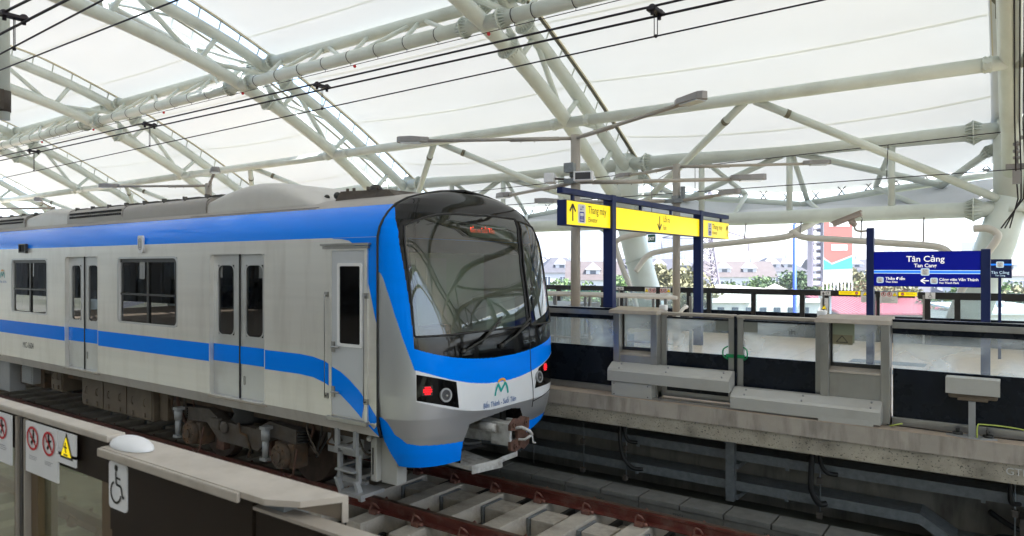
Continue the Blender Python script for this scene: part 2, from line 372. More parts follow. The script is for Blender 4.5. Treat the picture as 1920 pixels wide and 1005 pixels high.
# ================================================================== TRAIN
def bez(P, n=6):
    out = []
    P = [V(p) for p in P]
    for i in range(len(P) - 1):
        p0 = P[max(i - 1, 0)]; p1, p2 = P[i], P[i + 1]; p3 = P[min(i + 2, len(P) - 1)]
        for k in range(n):
            t = k / n; out.append(.5 * ((2 * p1) + (-p0 + p2) * t + (2 * p0 - 5 * p1 + 4 * p2 - p3) * t * t + (-p0 + 3 * p1 - 3 * p2 + p3) * t ** 3))
    return out + [P[-1]]
TY = 6.81; SEAM = -5.62
BODY = [(1.43, .98), (1.475, 1.12), (1.475, 1.45), (1.475, 3.06), (1.474, 3.165), (1.445, 3.27), (1.39, 3.36), (1.31, 3.45), (1.20, 3.54), (1.02, 3.62), (.75, 3.69), (.47, 3.74), (.2, 3.77), (0, 3.785)]
def wall_side(mb, sgn, x0, x1, holes):
    """flat side wall between z 1.2 and 3.06 with rectangular holes, and the bent strips above and below"""
    y = lambda hw: TY + sgn * hw
    zs = sorted({1.45, 3.06} | {z for h in holes for z in h[2:4] if 1.45 < z < 3.06}); xs = sorted({x0, x1} | {x for h in holes for x in h[:2]})
    low = 1.12
    for i in range(len(xs) - 1):
        a, b = xs[i], xs[i + 1]; m = (a + b) / 2
        nd = any(h[0] < m < h[1] and h[2] < 1.3 for h in holes)
        for j in range(len(zs) - 1):
            zc = (zs[j] + zs[j + 1]) / 2
            if any(h[0] < m < h[1] and h[2] < zc < h[3] for h in holes): continue
            mb.quad([(a, y(1.475), zs[j]), (b, y(1.475), zs[j]), (b, y(1.475), zs[j + 1]), (a, y(1.475), zs[j + 1])])
        for (h0, z0), (h1, z1) in ((BODY[0], BODY[1]), (BODY[1], BODY[2])):
            if nd:
                if z0 > 1.15: continue
                h1, z1 = lerp(h0, h1, (low - z0) / (z1 - z0)), low
            mb.quad([(a, y(h0), z0), (b, y(h0), z0), (b, y(h1), z1), (a, y(h1), z1)])
    # reveals
    for h in holes:
        d = .075; a, b, z0, z1 = h; yo, yi = y(1.475), y(1.475 - d)
        if z0 < 1.3: z0 = low; 
        yb = y(interp([(p[1], p[0]) for p in BODY[:3]], z0))
        mb.quad([(a, yb, z0), (b, yb, z0), (b, yi, z0), (a, yi, z0)]); mb.quad([(a, yo, z1), (b, yo, z1), (b, yi, z1), (a, yi, z1)])
        for x in (a, b): mb.quad([(x, yb, z0), (x, yi, z0), (x, yi, z1), (x, yo, z1)])

def build_car(name, label, x0, x1, doors, wins, cab):
    t = thing(name, (x1, TY, 0), label, 'train car', 'cars of the metro train')
    holes = [(a, b, 1.0, 3.0) for a, b in doors] + [(a, b, 1.98, 2.97) for a, b in wins]
    for sg in (-1, 1): mb = MB(); wall_side(mb, sg, x0, x1, holes); bmesh.ops.remove_doubles(mb.bm, verts=mb.bm.verts[:], dist=.0005); obj('side_wall', mb, M['steel_body'], t)
    R_ = [(h, z) for h, z in BODY if z >= 3.06]
    mb = MB(); cut = 8                                   # blue cantrail and grey roof
    prof = [(-h, z) for h, z in R_] + [(h, z) for h, z in R_[::-1][1:]]
    for i in range(len(prof) - 1):
        (ha, za), (hb, zb) = prof[i], prof[i + 1]
        blue = max(abs(ha), abs(hb)) > 1.25
        f = mb.quad([(x0, TY + ha, za), (x1, TY + ha, za), (x1, TY + hb, zb), (x0, TY + hb, zb)], 2 if max(za, zb) <= 3.165 else 0 if blue else 1)
        f.smooth = max(za, zb) > 3.17
    bmesh.ops.remove_doubles(mb.bm, verts=mb.bm.verts[:], dist=.001)
    obj('roof', mb, [M['blue'], M['roofgrey'], M['steel_body']], t)
    mb = MB()                                            # end wall, floor, inner lining
    mb.box((x0 + .02, TY - 1.38, 1.0), (x1 - .02, TY + 1.38, 1.1))
    mb.box((x0, TY - 1.36, 1.1), (x0 + .05, TY + 1.36, 3.5))
    mb.box((x0 + .02, TY - 1.3, 3.12), (x1 - .02, TY + 1.3, 3.16))
    obj('floor_frame', mb, M['interior_dk'], t)
    for a, b in wins:
        for sg in (-1, 1):
            mb = MB(); yg = TY + sg * 1.44
            mb.rframe(((a + b) / 2, TY + sg * 1.472, 2.475), X3, Z3, b - a + .03, 1.02, .10, .03, V((0, sg, 0)), .006)
            f = obj('window', mb, M['door_steel'] if sg < 0 else M['psdblack'], t)
            mb = MB(); mb.quad([(a, yg, 1.98), (b, yg, 1.98), (b, yg, 2.97), (a, yg, 2.97)]); obj('pane', mb, M['trainglass'], f)
            if sg < 0:
                mb = MB(); xm = (a + b) / 2 + .02
                mb.box((xm - .03, yg - .018, 1.98), (xm + .03, yg - .002, 2.97)); mb.box((a, yg - .014, 2.40), (b, yg - .003, 2.43))
                mb.box((a, yg - .016, 2.90), (b, yg - .003, 2.97)); mb.box((b - .10, yg - .014, 1.99), (b - .01, yg - .003, 2.9))
                obj('mullion', mb, M['psdblack'], f)
                mb = MB(); mb.box((a + .012, yg - .028, 1.99), (a + .05, yg - .002, 2.96)); obj('jamb', mb, M['signw'], f)
    for a, b in doors:
        for sg in (-1, 1):
            xm = (a + b) / 2; yd = TY + sg * 1.415
            for k, (p, q) in enumerate(((a, xm - .006), (xm + .006, b))):
                mb = MB(); wx0, wx1 = (p + .11, q - .125) if k == 0 else (p + .125, q - .11)
                g = sorted([p, wx0, wx1, q])
                for i in range(3):
                    zz = [1.12, 3.0] if i != 1 else None
                    if zz: mb.box((g[i], yd, 1.12), (g[i + 1], yd - sg * .03, 3.0))
                    else:
                        mb.box((wx0, yd, 1.12), (wx1, yd - sg * .03, 1.93)); mb.box((wx0, yd, 2.86), (wx1, yd - sg * .03, 3.0))
                cxw = (wx0 + wx1) / 2
                mb.rframe((cxw, yd + sg * .001, 2.395), X3, Z3, wx1 - wx0 + .02, .95, .10, .016, V((0, sg, 0)), .004)
                lf = obj('door', mb, M['door_steel'], t)
                mb = MB(); mb.quad([(wx0, yd - sg * .012, 1.93), (wx1, yd - sg * .012, 1.93), (wx1, yd - sg * .012, 2.86), (wx0, yd - sg * .012, 2.86)])
                obj('door_window', mb, M['trainglass'], lf)
                mb = MB(); mb.box((p + .002, yd + sg * .001, 1.57), (q - .002, yd + sg * .004, 1.80)); obj('door_stripe', mb, M['blue'], lf)
                if k == 1:
                    mb = MB(); mb.rframe((p + .09, yd + sg * .001, 1.36), X3, Z3, .035, .12, .015, .008, V((0, sg, 0)), .004); obj('pull', mb, M['stainless'], lf)
            mb = MB(); mb.box((xm - .012, yd - sg * .02, 1.12), (xm + .012, yd + sg * .012, 3.0)); obj('door_seal', mb, M['rubber'], t)
            mb = MB(); mb.box((a - .03, TY + sg * 1.40, 1.085), (b + .04, TY + sg * 1.49, 1.115), .006); obj('door_sill', mb, M['cap'], t)
            mb = MB(); mb.rframe((xm, TY + sg * 1.474, 2.06), X3, Z3, b - a + .02, 1.90, .09, .012, V((0, sg, 0)), .005); obj('door_frame', mb, M['steel_body'], t)
    # seats
    for a, b in wins:
        for sg in (-1, 1):
            mb = MB(); mb.box((a - .2, TY + sg * .95, 1.45), (b + .2, TY + sg * 1.36, 1.55), .03); mb.box((a - .2, TY + sg * 1.28, 1.53), (b + .2, TY + sg * 1.37, 2.0), .03); obj('bench_seat', mb, M['seatblue'], t)
    # side stripe
    for sg in (-1, 1):
        mb = MB(); y = TY + sg * 1.478
        ends = sorted([x0] + [x for d in doors for x in d] + [-6.95 if cab else x1])
        for i in range(0, len(ends), 2): mb.quad([(ends[i], y, 1.56), (ends[i + 1], y, 1.56), (ends[i + 1], y, 1.80), (ends[i], y, 1.80)])
        if cab and sg < 0:
            top = [(-6.95, 1.80), (-6.7, 1.785), (-6.5, 1.75), (-6.36, 1.70), (-6.2, 1.65), (-6.05, 1.57), (-5.9, 1.47), (-5.78, 1.36), (-5.7, 1.27), (-5.62, 1.19)]
            bot = [(-6.95, 1.56), (-6.7, 1.545), (-6.5, 1.50), (-6.36, 1.45), (-6.2, 1.39), (-6.05, 1.30), (-5.9, 1.20), (-5.78, 1.10), (-5.7, 1.03), (-5.64, .985)]
            bo = lambda z: interp([(p[1], p[0]) for p in BODY[:3]], z) + .003
            for i in range(len(top) - 1):
                def P(p): return (p[0], TY + sg * (bo(p[1]) if p[1] < 1.45 else 1.478), p[1])
                mt, mb_ = lerp(top[i][1], bot[i][1], .5), lerp(top[i + 1][1], bot[i + 1][1], .5)
                mb.quad([P(bot[i]), P(bot[i + 1]), P((top[i + 1][0], mb_)), P((top[i][0], mt))]); mb.quad([P((top[i][0], mt)), P((top[i + 1][0], mb_)), P(top[i + 1]), P(top[i])])
        obj('waist_stripe', mb, M['blue'], t)
    return t

car = build_car('metro_car', 'leading silver and blue metro car with rounded black windscreen end and open coupler', -25.4, SEAM,
                [(-8.86, -7.64), (-13.28, -12.08), (-17.4, -16.2), (-22.2, -21.0)], [(-11.42, -9.68), (-15.6, -14.0), (-20.3, -18.6), (-24.7, -23.3)], True)
car2 = build_car('metro_car', 'second silver and blue metro car coupled behind the cab car at far left', -45.4, -25.9,
                 [(-29.4, -28.2), (-33.8, -32.6), (-38.2, -37.0), (-42.7, -41.5)], [(-32.0, -30.3), (-36.4, -34.7), (-40.8, -39.2)], False)
mb = MB(); mb.box((-25.9, TY - 1.2, 1.1), (-25.4, TY + 1.2, 3.4)); obj('gangway_bellows', mb, M['rubber'], car2)
# blue field rounding down to the nose seam
mb = MB(); y = TY - 1.479
edge = [(-6.35, 3.155), (-6.2, 3.15), (-6.08, 3.13), (-6.0, 3.09), (-5.93, 3.02), (-5.87, 2.93), (-5.82, 2.83), (-5.77, 2.68), (-5.72, 2.5), (-5.67, 2.32), (-5.63, 2.2)]
for (a, b), (c, d) in zip(edge, edge[1:]): mb.quad([(a, y, b), (c, y, d), (c, y, 3.162), (a, y, 3.162)])
mb.quad([(-5.63, y, 2.2), (-5.622, y, 2.2), (-5.622, y, 3.162), (-5.63, y, 3.162)])
obj('blue_corner_band', mb, M['blue'], car)

# ---- nose shell
WID = [(.62, 1.23), (.8, 1.33), (1.0, 1.405), (1.2, 1.455), (1.45, 1.475), (3.06, 1.475), (3.16, 1.465), (3.26, 1.44), (3.36, 1.39), (3.45, 1.31), (3.54, 1.20), (3.62, 1.02), (3.69, .75), (3.74, .47), (3.77, .2), (3.785, .02)]
FRO = [(.62, -5.14), (.8, -5.08), (1.0, -5.03), (1.3, -5.0), (1.75, -5.0), (2.0, -5.02), (2.5, -5.11), (3.0, -5.23), (3.3, -5.32), (3.45, -5.385), (3.55, -5.43), (3.62, -5.47), (3.69, -5.53), (3.74, -5.58), (3.77, -5.62), (3.785, -5.66)]
import functools
@functools.lru_cache(None)
def nose_wf(z): return interp(WID, z), smooth_interp(FRO, z)
def smooth_interp(P, x):
    h = .16 if 1.2 < x < 3.3 else .035; return sum(interp(P, x + h * k / 4) for k in range(-4, 5)) / 9
def nose_r(r, z, off=0.):
    """r in -1..1 across the front (near side is -1), z height; returns a point on the nose surface"""
    def P(q):
        W_, F = nose_wf(z); rear = SEAM - max(0, z - 3.70) * .5
        f = max(0., 1 - abs(q) ** 5) ** (1 / 2.3); return V((rear + (F - rear) * f, TY + q * W_, z))
    p = P(r)
    if off:
        q1, q2 = max(r - .004, -1), min(r + .004, 1); t = P(q2) - P(q1); t.normalize(); p += V((t.y, -t.x, .15)).normalized() * off
    return p
def rr_of_s(s): return math.copysign(abs(math.sin(s * PI / 2)) ** .7, s)
def gtop(r): return 3.465 - .28 * r ** 4 if r < 0 else 3.475 - .14 * r ** 4
RB = [(2.0, .903), (2.44, .909), (2.84, .92), (3.24, .935), (3.45, .985), (3.5, 1.0)]
RS = [(1.73, .905), (1.875, .927), (2.07, .952), (2.33, .975), (2.58, .991), (2.78, .9999), (2.8, 1.1)]
RP = [(2.05, .355), (2.84, .40), (3.2, .47), (3.5, .60)]
ZL = [(0, .87), (.54, .876), (.9, .91), (.958, .934), (.988, 1.03), (.999, 1.198), (1, 1.21)]
GLB = 2.09
def gl_in(r, z): return -.897 < r < interp(RP, z) and GLB < z < gtop(r)
def gr_in(r, z): return interp(RP, z) + .055 < r < .865 and GLB < z < gtop(r) - .02
def nmat(r, z):
    a = abs(r)
    zb = 1.765 + .20 * a * a + .08 * a ** 8; zl = 1.467 + .33 * a * a
    if z > zb and a < interp(RB, z): return 3
    if z > 3.43 and a < .93: return 3
    if z > 3.5 and a < .93 + (z - 3.5) * .5: return 3
    if z > zl and a < interp(RS, z): return 1
    zw = 1.155 + (.30 if r < 0 else .0) * a * a
    if zw < z <= zl and a < .90: return 2
    if z < interp(ZL, a): return 1
    return 0
OPN = [(-.53, .6), (-.517, .857), (-.447, 1.06), (-.3, 1.08), (.118, 1.11), (.25, 1.08), (.29, 1.0), (.33, .9), (.46, .78), (.47, .6)]
def zbot(r):
    if r > .46: return .70 + .14 * min((r - .46) / .33, 1)
    p = nose_r(r, .9); return .635 + max(0, (-5.53 - p.x) / .09) * .30
mb = MB(); NU, NV = 330, 560
def zz(v): return .62 + (3.785 - .62) * v
def sfun(u): return -1 + 2 * u
def skipn(u, v):
    r, z = rr_of_s(sfun(u)), zz(v)
    return gl_in(r, z) or gr_in(r, z) or (-.53 < r < .47 and z < interp(OPN, r)) or z < zbot(r)
mb.grid(lambda u, v: nose_r(rr_of_s(sfun(u)), zz(v)), NU, NV, lambda u, v: nmat(rr_of_s(sfun(u)), zz(v)), skipn)
obj('nose_shell', mb, [M['silver'], M['blue'], M['nosewhite'], M['blackgloss']], car)
mb = MB()                                        # thickness lip round the coupler opening
lip = OPN[:]
for (a, b), (c, d) in zip(lip, lip[1:]):
    p, q = nose_r(a, b), nose_r(c, d); mb.quad([p, q, q + V((-.25, 0, 0)), p + V((-.25, 0, 0))])
obj('coupler_opening_lip', mb, M['blackgloss'], car)
mb = MB(); pts = [V((SEAM, TY - h - .004, z)) for h, z in BODY] ; mb.tube(pts, .014, 6); pts = [V((SEAM, TY + h + .004, z)) for h, z in BODY]; mb.tube(pts, .014, 6)
obj('nose_seam', mb, M['rubber'], car)
def patch(name, m, r0, r1, z0, z1, off, nu=24, nv=10, parent=None):
    g = MB(); f0 = z0 if callable(z0) else (lambda r: z0); f1 = z1 if callable(z1) else (lambda r: z1)
    g.grid(lambda u, v: nose_r(lerp(r0, r1, u), lerp(f0(lerp(r0, r1, u)), f1(lerp(r0, r1, u)), v), off), nu, nv)
    return obj(name, g, m, parent or car)
def zpatch(name, m, ra, rb, z0, ztop, off, nu=30, nv=20):
    g = MB()
    def f(u, v):
        zr = lerp(z0, 3.44, v); r = lerp(ra(zr), rb(zr), u); return nose_r(r, lerp(z0, ztop(r), v), off)
    g.grid(f, nu, nv); return obj(name, g, m, car)
zpatch('windscreen', M['wind'], lambda z: -.902, lambda z: interp(RP, z) + .008, GLB - .012, lambda r: gtop(r) + .012, .004)
zpatch('side_windscreen', M['wind'], lambda z: interp(RP, z) + .048, lambda z: .872, GLB - .012, lambda r: gtop(r) - .008, .004)
def rim(ra, rb, dz):
    L = [nose_r(lerp(ra(GLB), rb(GLB), i / 20), GLB, .008) for i in range(21)]
    zt = gtop(rb(3.4)) - dz; L += [nose_r(rb(lerp(GLB, zt, i / 12)), lerp(GLB, zt, i / 12), .008) for i in range(1, 13)]
    a, b = rb(3.44), ra(3.44); L += [nose_r(lerp(a, b, i / 20), gtop(lerp(a, b, i / 20)) - dz, .008) for i in range(1, 21)]
    zt = gtop(b) - dz; L += [nose_r(ra(lerp(zt, GLB, i / 12)), lerp(zt, GLB, i / 12), .008) for i in range(1, 13)]
    g = MB(); g.tube(L, .012, 6); obj('windscreen_rim', g, M['rubber'], car)
rim(lambda z: -.897, lambda z: interp(RP, z), 0); rim(lambda z: interp(RP, z) + .055, lambda z: .865, .02)
zpatch('frit_band', M['blackgloss'], lambda z: -.90, lambda z: -.872, GLB, gtop, .0015, 3, 20)
patch('frit_band', M['blackgloss'], -.897, .50, lambda r: gtop(r) - .07, lambda r: gtop(r), .001)
g = MB(); SM = [(1.05, .44), (1.17, .44), (1.56, .375), (1.8, .37), (2.05, .383), (2.84, .428), (3.2, .50), (3.5, .63)]
g.tube([nose_r(interp(SM, 1.05 + i * .1), 1.05 + i * .1, .002) for i in range(25)], .006, 5)
g.tube([nose_r(.44 + i * .05, 1.12 + .01 * i, .002) for i in range(9)], .005, 5)
obj('emergency_door_seam', g, M['rubber'], car)
# head and tail lights
for (Q4, rl, ll) in (([(-.897, 1.41), (-.569, 1.276), (-.594, 1.57), (-.897, 1.69)], (-.833, 1.511), (-.700, 1.445)), ([(.447, 1.285), (.81, 1.293), (.825, 1.685), (.504, 1.533)], (.618, 1.525), (.50, 1.42))):
    g = MB()
    def hf(u, v, o=.005): r = lerp(lerp(Q4[0][0], Q4[1][0], u), lerp(Q4[3][0], Q4[2][0], u), v); z = lerp(lerp(Q4[0][1], Q4[1][1], u), lerp(Q4[3][1], Q4[2][1], u), v); return nose_r(r, z, o)
    g.grid(hf, 20, 8); hl = obj('headlight', g, M['blackgloss'], car)
    g = MB(); r0, z0 = rl; g.grid(lambda u, v: nose_r(r0 + (u - .5) * .066, z0 + (v - .5) * .105, .009), 6, 4); obj('tail_lamp_lens', g, M['ink'], hl)
    g = MB()
    for i in range(6):
        for j in range(4):
          if not (i in (0, 5) and j in (0, 3)): g.ball(nose_r(r0 + (i - 2.5) * .0095, z0 + (j - 1.5) * .023, .012), .009, 6)
    obj('tail_lamp', g, M['taillight'], hl)
    p = nose_r(*ll, .006); nn = (nose_r(*ll, .05) - nose_r(*ll, .0001)).normalized()
    g = MB(); g.ring(p, nn, .058, .076, .022, 28); obj('lamp_bezel', g, M['stepgrey'], hl)
    g = MB(); g.ring(p + nn * .010, nn, .0, .058, .004, 24); obj('lamp_lens', g, M['spk'], hl)
    g = MB(); g.ball(p + nn * .016 + V((0, .01, -.01)), .016, 10); obj('bulb', g, M['stainless'], hl)
# emblem and line name
RW = 1.475
def nf(y0, z0, off=.006): return lambda x, y: nose_r((y0 + x) / RW, z0 + y, off)
EC = -.085
g = MB(); put_text(g, "Bến Thành - Suối Tiên", .088, nf(EC, 1.195), sx=.82, bold=.004); obj('line_name', g, M['txtblue'], car)
def stroke(g, P, w, fn):
    for (a, b), (c, d) in zip(P, P[1:]):
        L = math.hypot(c - a, d - b); nx, ny = -(d - b) / L * w / 2, (c - a) / L * w / 2
        g.quad([fn(a - nx, b - ny), fn(c - nx, d - ny), fn(c + nx, d + ny), fn(a + nx, b + ny)])
def emblem(parent, fn, k):
    g = MB(); L = []
    for i in range(13):
        a = math.radians(160 - i * 11.7); L.append((.118 * k * math.cos(a), (.02 + .135 * math.sin(a)) * k))
    arc = [(-.135 * k, -.085 * k), (-.125 * k, -.03 * k), (-.10 * k, .02 * k), (-.072 * k, .055 * k)]
    stroke(g, arc, .032 * k, fn); stroke(g, [(-.078 * k, .06 * k), (-.01 * k, -.045 * k)], .036 * k, fn); stroke(g, [(-.022 * k, -.045 * k), (.075 * k, .06 * k)], .034 * k, fn)
    stroke(g, [(-a, b) for a, b in arc][::-1], .032 * k, fn); obj('emblem', g, M['teal'], parent)
    g = MB(); arc = [(.088 * k * math.cos(math.radians(a)), (.045 + .062 * math.sin(math.radians(a))) * k) for a in range(150, 29, -15)]
    stroke(g, arc, .030 * k, fn); obj('emblem_arc', g, M['orange'], parent)
emblem(car, nf(EC + .02, 1.395), .95)
fn = plane_fn((-16.02, TY - 1.482, 2.68), X3, Z3); emblem(car, fn, .8)
g = MB(); put_text(g, "Bến Thành - Suối Tiên", .055, plane_fn((-16.02, TY - 1.482, 2.52), X3, Z3), sx=.8); obj('side_line_name', g, M['txtblue'], car)
g = MB(); put_text(g, "MC-1604", .155, plane_fn((-14.82, TY - 1.479, 1.33), X3, Z3), sx=.82, bold=0); obj('car_number', g, M['ink'], car)
# cab interior
g = MB(); g.box((-6.42, TY - 1.36, 1.1), (-6.38, TY + 1.36, 3.12)); bulk = obj('cab_bulkhead', g, mat('cab_panel', (.66, .74, .66), .6), car)
g = MB(); g.box((-6.38, TY - 1.38, 3.12), (-5.6, TY + 1.38, 3.16)); g.box((-5.66, TY - 1.2, 3.0), (-5.6, TY + 1.2, 3.14)); obj('cab_ceiling', g, M['interior_dk'], car)
g = MB(); g.box((-6.376, TY - .1, 1.1), (-6.36, TY + .50, 2.95)); obj('bulkhead_door', g, M['white'], bulk)
g = MB(); g.box((-6.358, TY + .10, 2.35), (-6.354, TY + .32, 2.85)); g.box((-6.374, TY - .78, 2.05), (-6.36, TY - .62, 2.35)); obj('bulkhead_window', g, M['white'], bulk)
g = MB(); g.box((-5.95, TY - 1.3, 1.7), (-5.30, TY + 1.25, 1.98), .04); g.box((-5.9, TY - 1.0, 1.98), (-5.75, TY - .1, 2.12), .03); obj('driver_desk', g, M['interior_dk'], car)
g = MB(); g.box((-5.95, TY + .55, 1.98), (-5.70, TY + 1.2, 2.42), .02); obj('side_cabinet', g, M['white'], car)
dy0, dy1 = TY - .30, TY + .22
zpatch('header_tint', M['blackgloss'], lambda z: -.897, lambda z: interp(RP, z), 3.15, gtop, .0012, 30, 14)
patch('destination_display', M['ledbg'], -.23, .345, 3.19, 3.35, .0024, 20, 6)
g = MB(); put_text(g, "Bến xe Suối Tiên", .090, lambda x, y: nose_r(-.02 + x / 1.475, 3.25 + y, .0032), sx=.78, bold=.002); obj('display_text', g, M['led'], car)
# wipers
for r0, r1, z1 in ((-.52, -.05, 2.17), (-.05, .36, 2.12)):
    g = MB(); g.tube([nose_r(r0, 1.89, .03), nose_r(lerp(r0, r1, .5), 2.0, .045), nose_r(r1, z1, .04)], .011, 6)
    g.tube([nose_r(lerp(r0, r1, .45), 1.965, .02), nose_r(lerp(r0, r1, 1.1), z1 + .06, .022)], .013, 6); g.ball(nose_r(r0, 1.89, .02), .03, 8); obj('wiper', g, M['ink'], car)
# cab side door
yc = TY - 1.475
g = MB(); g.box((-6.36, yc - .012, 1.16), (-5.80, yc + .01, 3.04)); cd = obj('cab_door', g, M['cab_white'], car)
g = MB()
for a, b in (((-6.40, 1.14), (-6.355, 3.06)), ((-5.81, 1.14), (-5.765, 3.06))): g.box((a[0], yc - .022, a[1]), (b[0], yc + .005, b[1]))
g.box((-6.355, yc - .022, 3.02), (-5.81, yc + .005, 3.06)); obj('cab_door_frame', g, M['steel_body'], cd)
g = MB(); g.rframe((-6.05, yc - .012, 2.41), X3, Z3, .41, .94, .03, .035, -Y3, .012); obj('cab_window_frame', g, M['white'], cd)
g = MB(); g.quad([(-6.225, yc - .0135, 1.97), (-5.875, yc - .0135, 1.97), (-5.875, yc - .0135, 2.85), (-6.225, yc - .0135, 2.85)]); obj('cab_window', g, M['blackgloss'], cd)
g = MB(); g.box((-6.52, yc - .05, 3.075), (-5.72, yc + .0, 3.10)); g.box((-6.50, yc - .03, 3.04), (-5.74, yc + .0, 3.07)); obj('rain_gutter', g, M['stainless'], car)
g = MB(); g.box((-6.42, yc - .045, 1.09), (-5.76, yc + .0, 1.14), .005); obj('cab_door_step', g, M['stainless'], car)
for x in (-6.44, -5.79):
    g = MB(); g.tube([(x, yc, 2.52), (x, yc - .05, 2.52), (x, yc - .05, 1.36), (x, yc, 1.36)], .011, 8); g.box((x - .03, yc - .03, 2.49), (x + .03, yc, 2.55)); g.box((x - .03, yc - .03, 1.33), (x + .03, yc, 1.39)); obj('grab_rail', g, M['stainless'], car)
for z in (1.93, 1.42):
    g = MB(); g.box((-6.35, yc - .03, z - .06), (-6.30, yc - .012, z + .06)); g.tube([(-6.325, yc - .05, z), (-6.20, yc - .05, z)], .012, 8); obj('door_handle', g, M['stainless'], cd)
g = MB(); fn = plane_fn((0, yc - .0145, 0), X3, Z3)
tp = [(-6.355, 1.70), (-6.2, 1.65), (-6.05, 1.57), (-5.9, 1.47), (-5.812, 1.39)]; bt = [(-6.355, 1.45), (-6.2, 1.39), (-6.05, 1.30), (-5.9, 1.20), (-5.86, 1.165)]
for i in range(4): g.quad([fn(*bt[i]), fn(*bt[i + 1]), fn(*tp[i + 1]), fn(*tp[i])])
obj('door_stripe', g, M['blue'], cd)
# side fittings
g = MB(); g.rrect((-10.66, yc - .002, 3.17), X3, Z3, .145, .26, .03, -Y3, .03); sp = obj('side_speaker', g, M['white'], car)
g = MB(); g.rframe((-10.66, yc - .033, 3.17), X3, Z3, .09, .17, .04, .006, -Y3, .003); g.rframe((-10.66, yc - .033, 3.17), X3, Z3, .05, .11, .024, .006, -Y3, .003); obj('speaker_grille', g, M['inkgrey'], sp)
g = MB(); g.rframe((-14.98, yc - .002, 3.17), X3, Z3, .31, .17, .02, .02, -Y3, .045); dl = obj('side_display', g, M['psdblack'], car)
g = MB(); g.box((-15.12, yc - .03, 3.10), (-14.84, yc - .003, 3.24)); obj('display_glass', g, M['blackgloss'], dl)
# roof equipment
def roof_unit(x0, x1, y0, y1, z1, name, m, vents=False, ex0=0, ex1=0, n=14, prof=None):
    g = MB(); yc_, hw = (y0 + y1) / 2, (y1 - y0) / 2
    def f(u, v):
        x = lerp(x0, x1, u); a = PI * v
        k = 1.
        if ex0 and x < x0 + ex0: k = math.sin((x - x0) / ex0 * PI / 2) ** .6
        if ex1 and x > x1 - ex1: k = math.sin(max((x1 - x) / ex1, 0) * PI / 2) ** .75
        c, s_ = math.cos(a), math.sin(a); e = .27
        if prof: k = interp(prof, (x - x0) / (x1 - x0))
        return V((x, yc_ - hw * math.copysign(abs(c) ** e, c), 3.50 + (z1 - 3.50) * k * abs(s_) ** e))
    g.grid(f, 40 if (ex0 or ex1) else 2, 28)
    if not ex0: g.quad([f(0, v) for v in (0, .1, .25, .4, .6, .75, .9, 1)])
    if not ex1: g.quad([f(1, v) for v in (0, .1, .25, .4, .6, .75, .9, 1)])
    o = obj(name, g, m, car)
    if vents:
        g = MB(); x = x0 + .12
        while x < x1 - .1:
            for k in range(2): g.box((x, y0 - .008, 3.71 + k * .06), (x + .05, y0 + .10, 3.745 + k * .06))
            x += .078
        obj('vent_slots', g, M['vent'], o)
    return o
roof_unit(-14.3, -12.2, 5.78, 7.84, 3.90, 'air_conditioner', M['roofgrey'], True)
roof_unit(-12.19, -9.7, 5.78, 7.84, 3.89, 'air_conditioner', M['roofgrey'])
roof_unit(-9.69, -7.05, 5.80, 7.82, 4.02, 'roof_fairing', M['fairing'], ex1=.01, prof=[(0, .64), (.12, .80), (.25, .93), (.38, 1.0), (.5, .98), (.62, .88), (.75, .68), (.87, .42), (1, .12)])
roof_unit(-16.2, -14.32, 5.80, 7.82, 3.98, 'roof_fairing', M['fairing'], prof=[(0, .72), (.15, .9), (.35, 1.0), (.7, .98), (1, .88)])
roof_unit(-20.3, -16.22, 5.78, 7.84, 3.90, 'air_conditioner', M['roofgrey'], True)
for x in [-20 + i * .62 for i in range(18)]:
    if x < -9.8:
        g = MB(); g.box((x, 6.0, 3.88), (x + .45, 7.6, 3.915)); g.box((x + .1, 5.93, 3.86), (x + .14, 5.99, 3.93)); g.ball((x + .3, 5.86, 3.86), .018, 6); obj('roof_panel', g, M['roofdark'], car)
g = MB(); g.box((-20.4, 5.62, 3.515), (-7.0, 5.66, 3.55)); g.box((-9.9, 5.66, 3.50), (-7.0, 5.8, 3.57)); obj('roof_gutter', g, M['roofdark'], car)
g = MB(); g.hexa([(-7.15, 6.0, 3.62), (-6.05, 6.15, 3.62), (-6.05, 7.3, 3.66), (-7.15, 7.3, 3.66)], [(-7.05, 6.05, 3.80), (-6.35, 6.2, 3.80), (-6.35, 7.3, 3.80), (-7.05, 7.3, 3.80)]); ab = obj('antenna_box', g, M['bogiegrey'], car)
g = MB(); g.ball((-6.78, 6.4, 3.80), .10, 16, (1, 1, 1.1)); obj('horn_dome', g, M['ink'], ab)
g = MB()
for x in (-7.0, -6.88, -6.62, -6.45): g.tube([(x, 6.12, 3.79), (x, 6.12, 3.84)], .02, 8)
obj('box_bolts', g, M['bogiegrey'], ab)
g = MB(); g.hexa([(-6.3, 5.95, 3.60), (-5.75, 5.95, 3.60), (-5.75, 6.5, 3.66), (-6.3, 6.6, 3.66)], [(-6.25, 6.0, 3.66), (-5.8, 6.0, 3.66), (-5.8, 6.5, 3.70), (-6.25, 6.6, 3.70)]); obj('roof_hatch', g, M['ink'], car)
g = MB(); g.box((-8.15, 6.3, 3.66), (-7.3, 7.3, 3.74)); g.ball((-7.5, 6.2, 3.76), .04, 8); g.ball((-7.35, 6.25, 3.78), .05, 8); obj('roof_insulator', g, M['ink'], car)
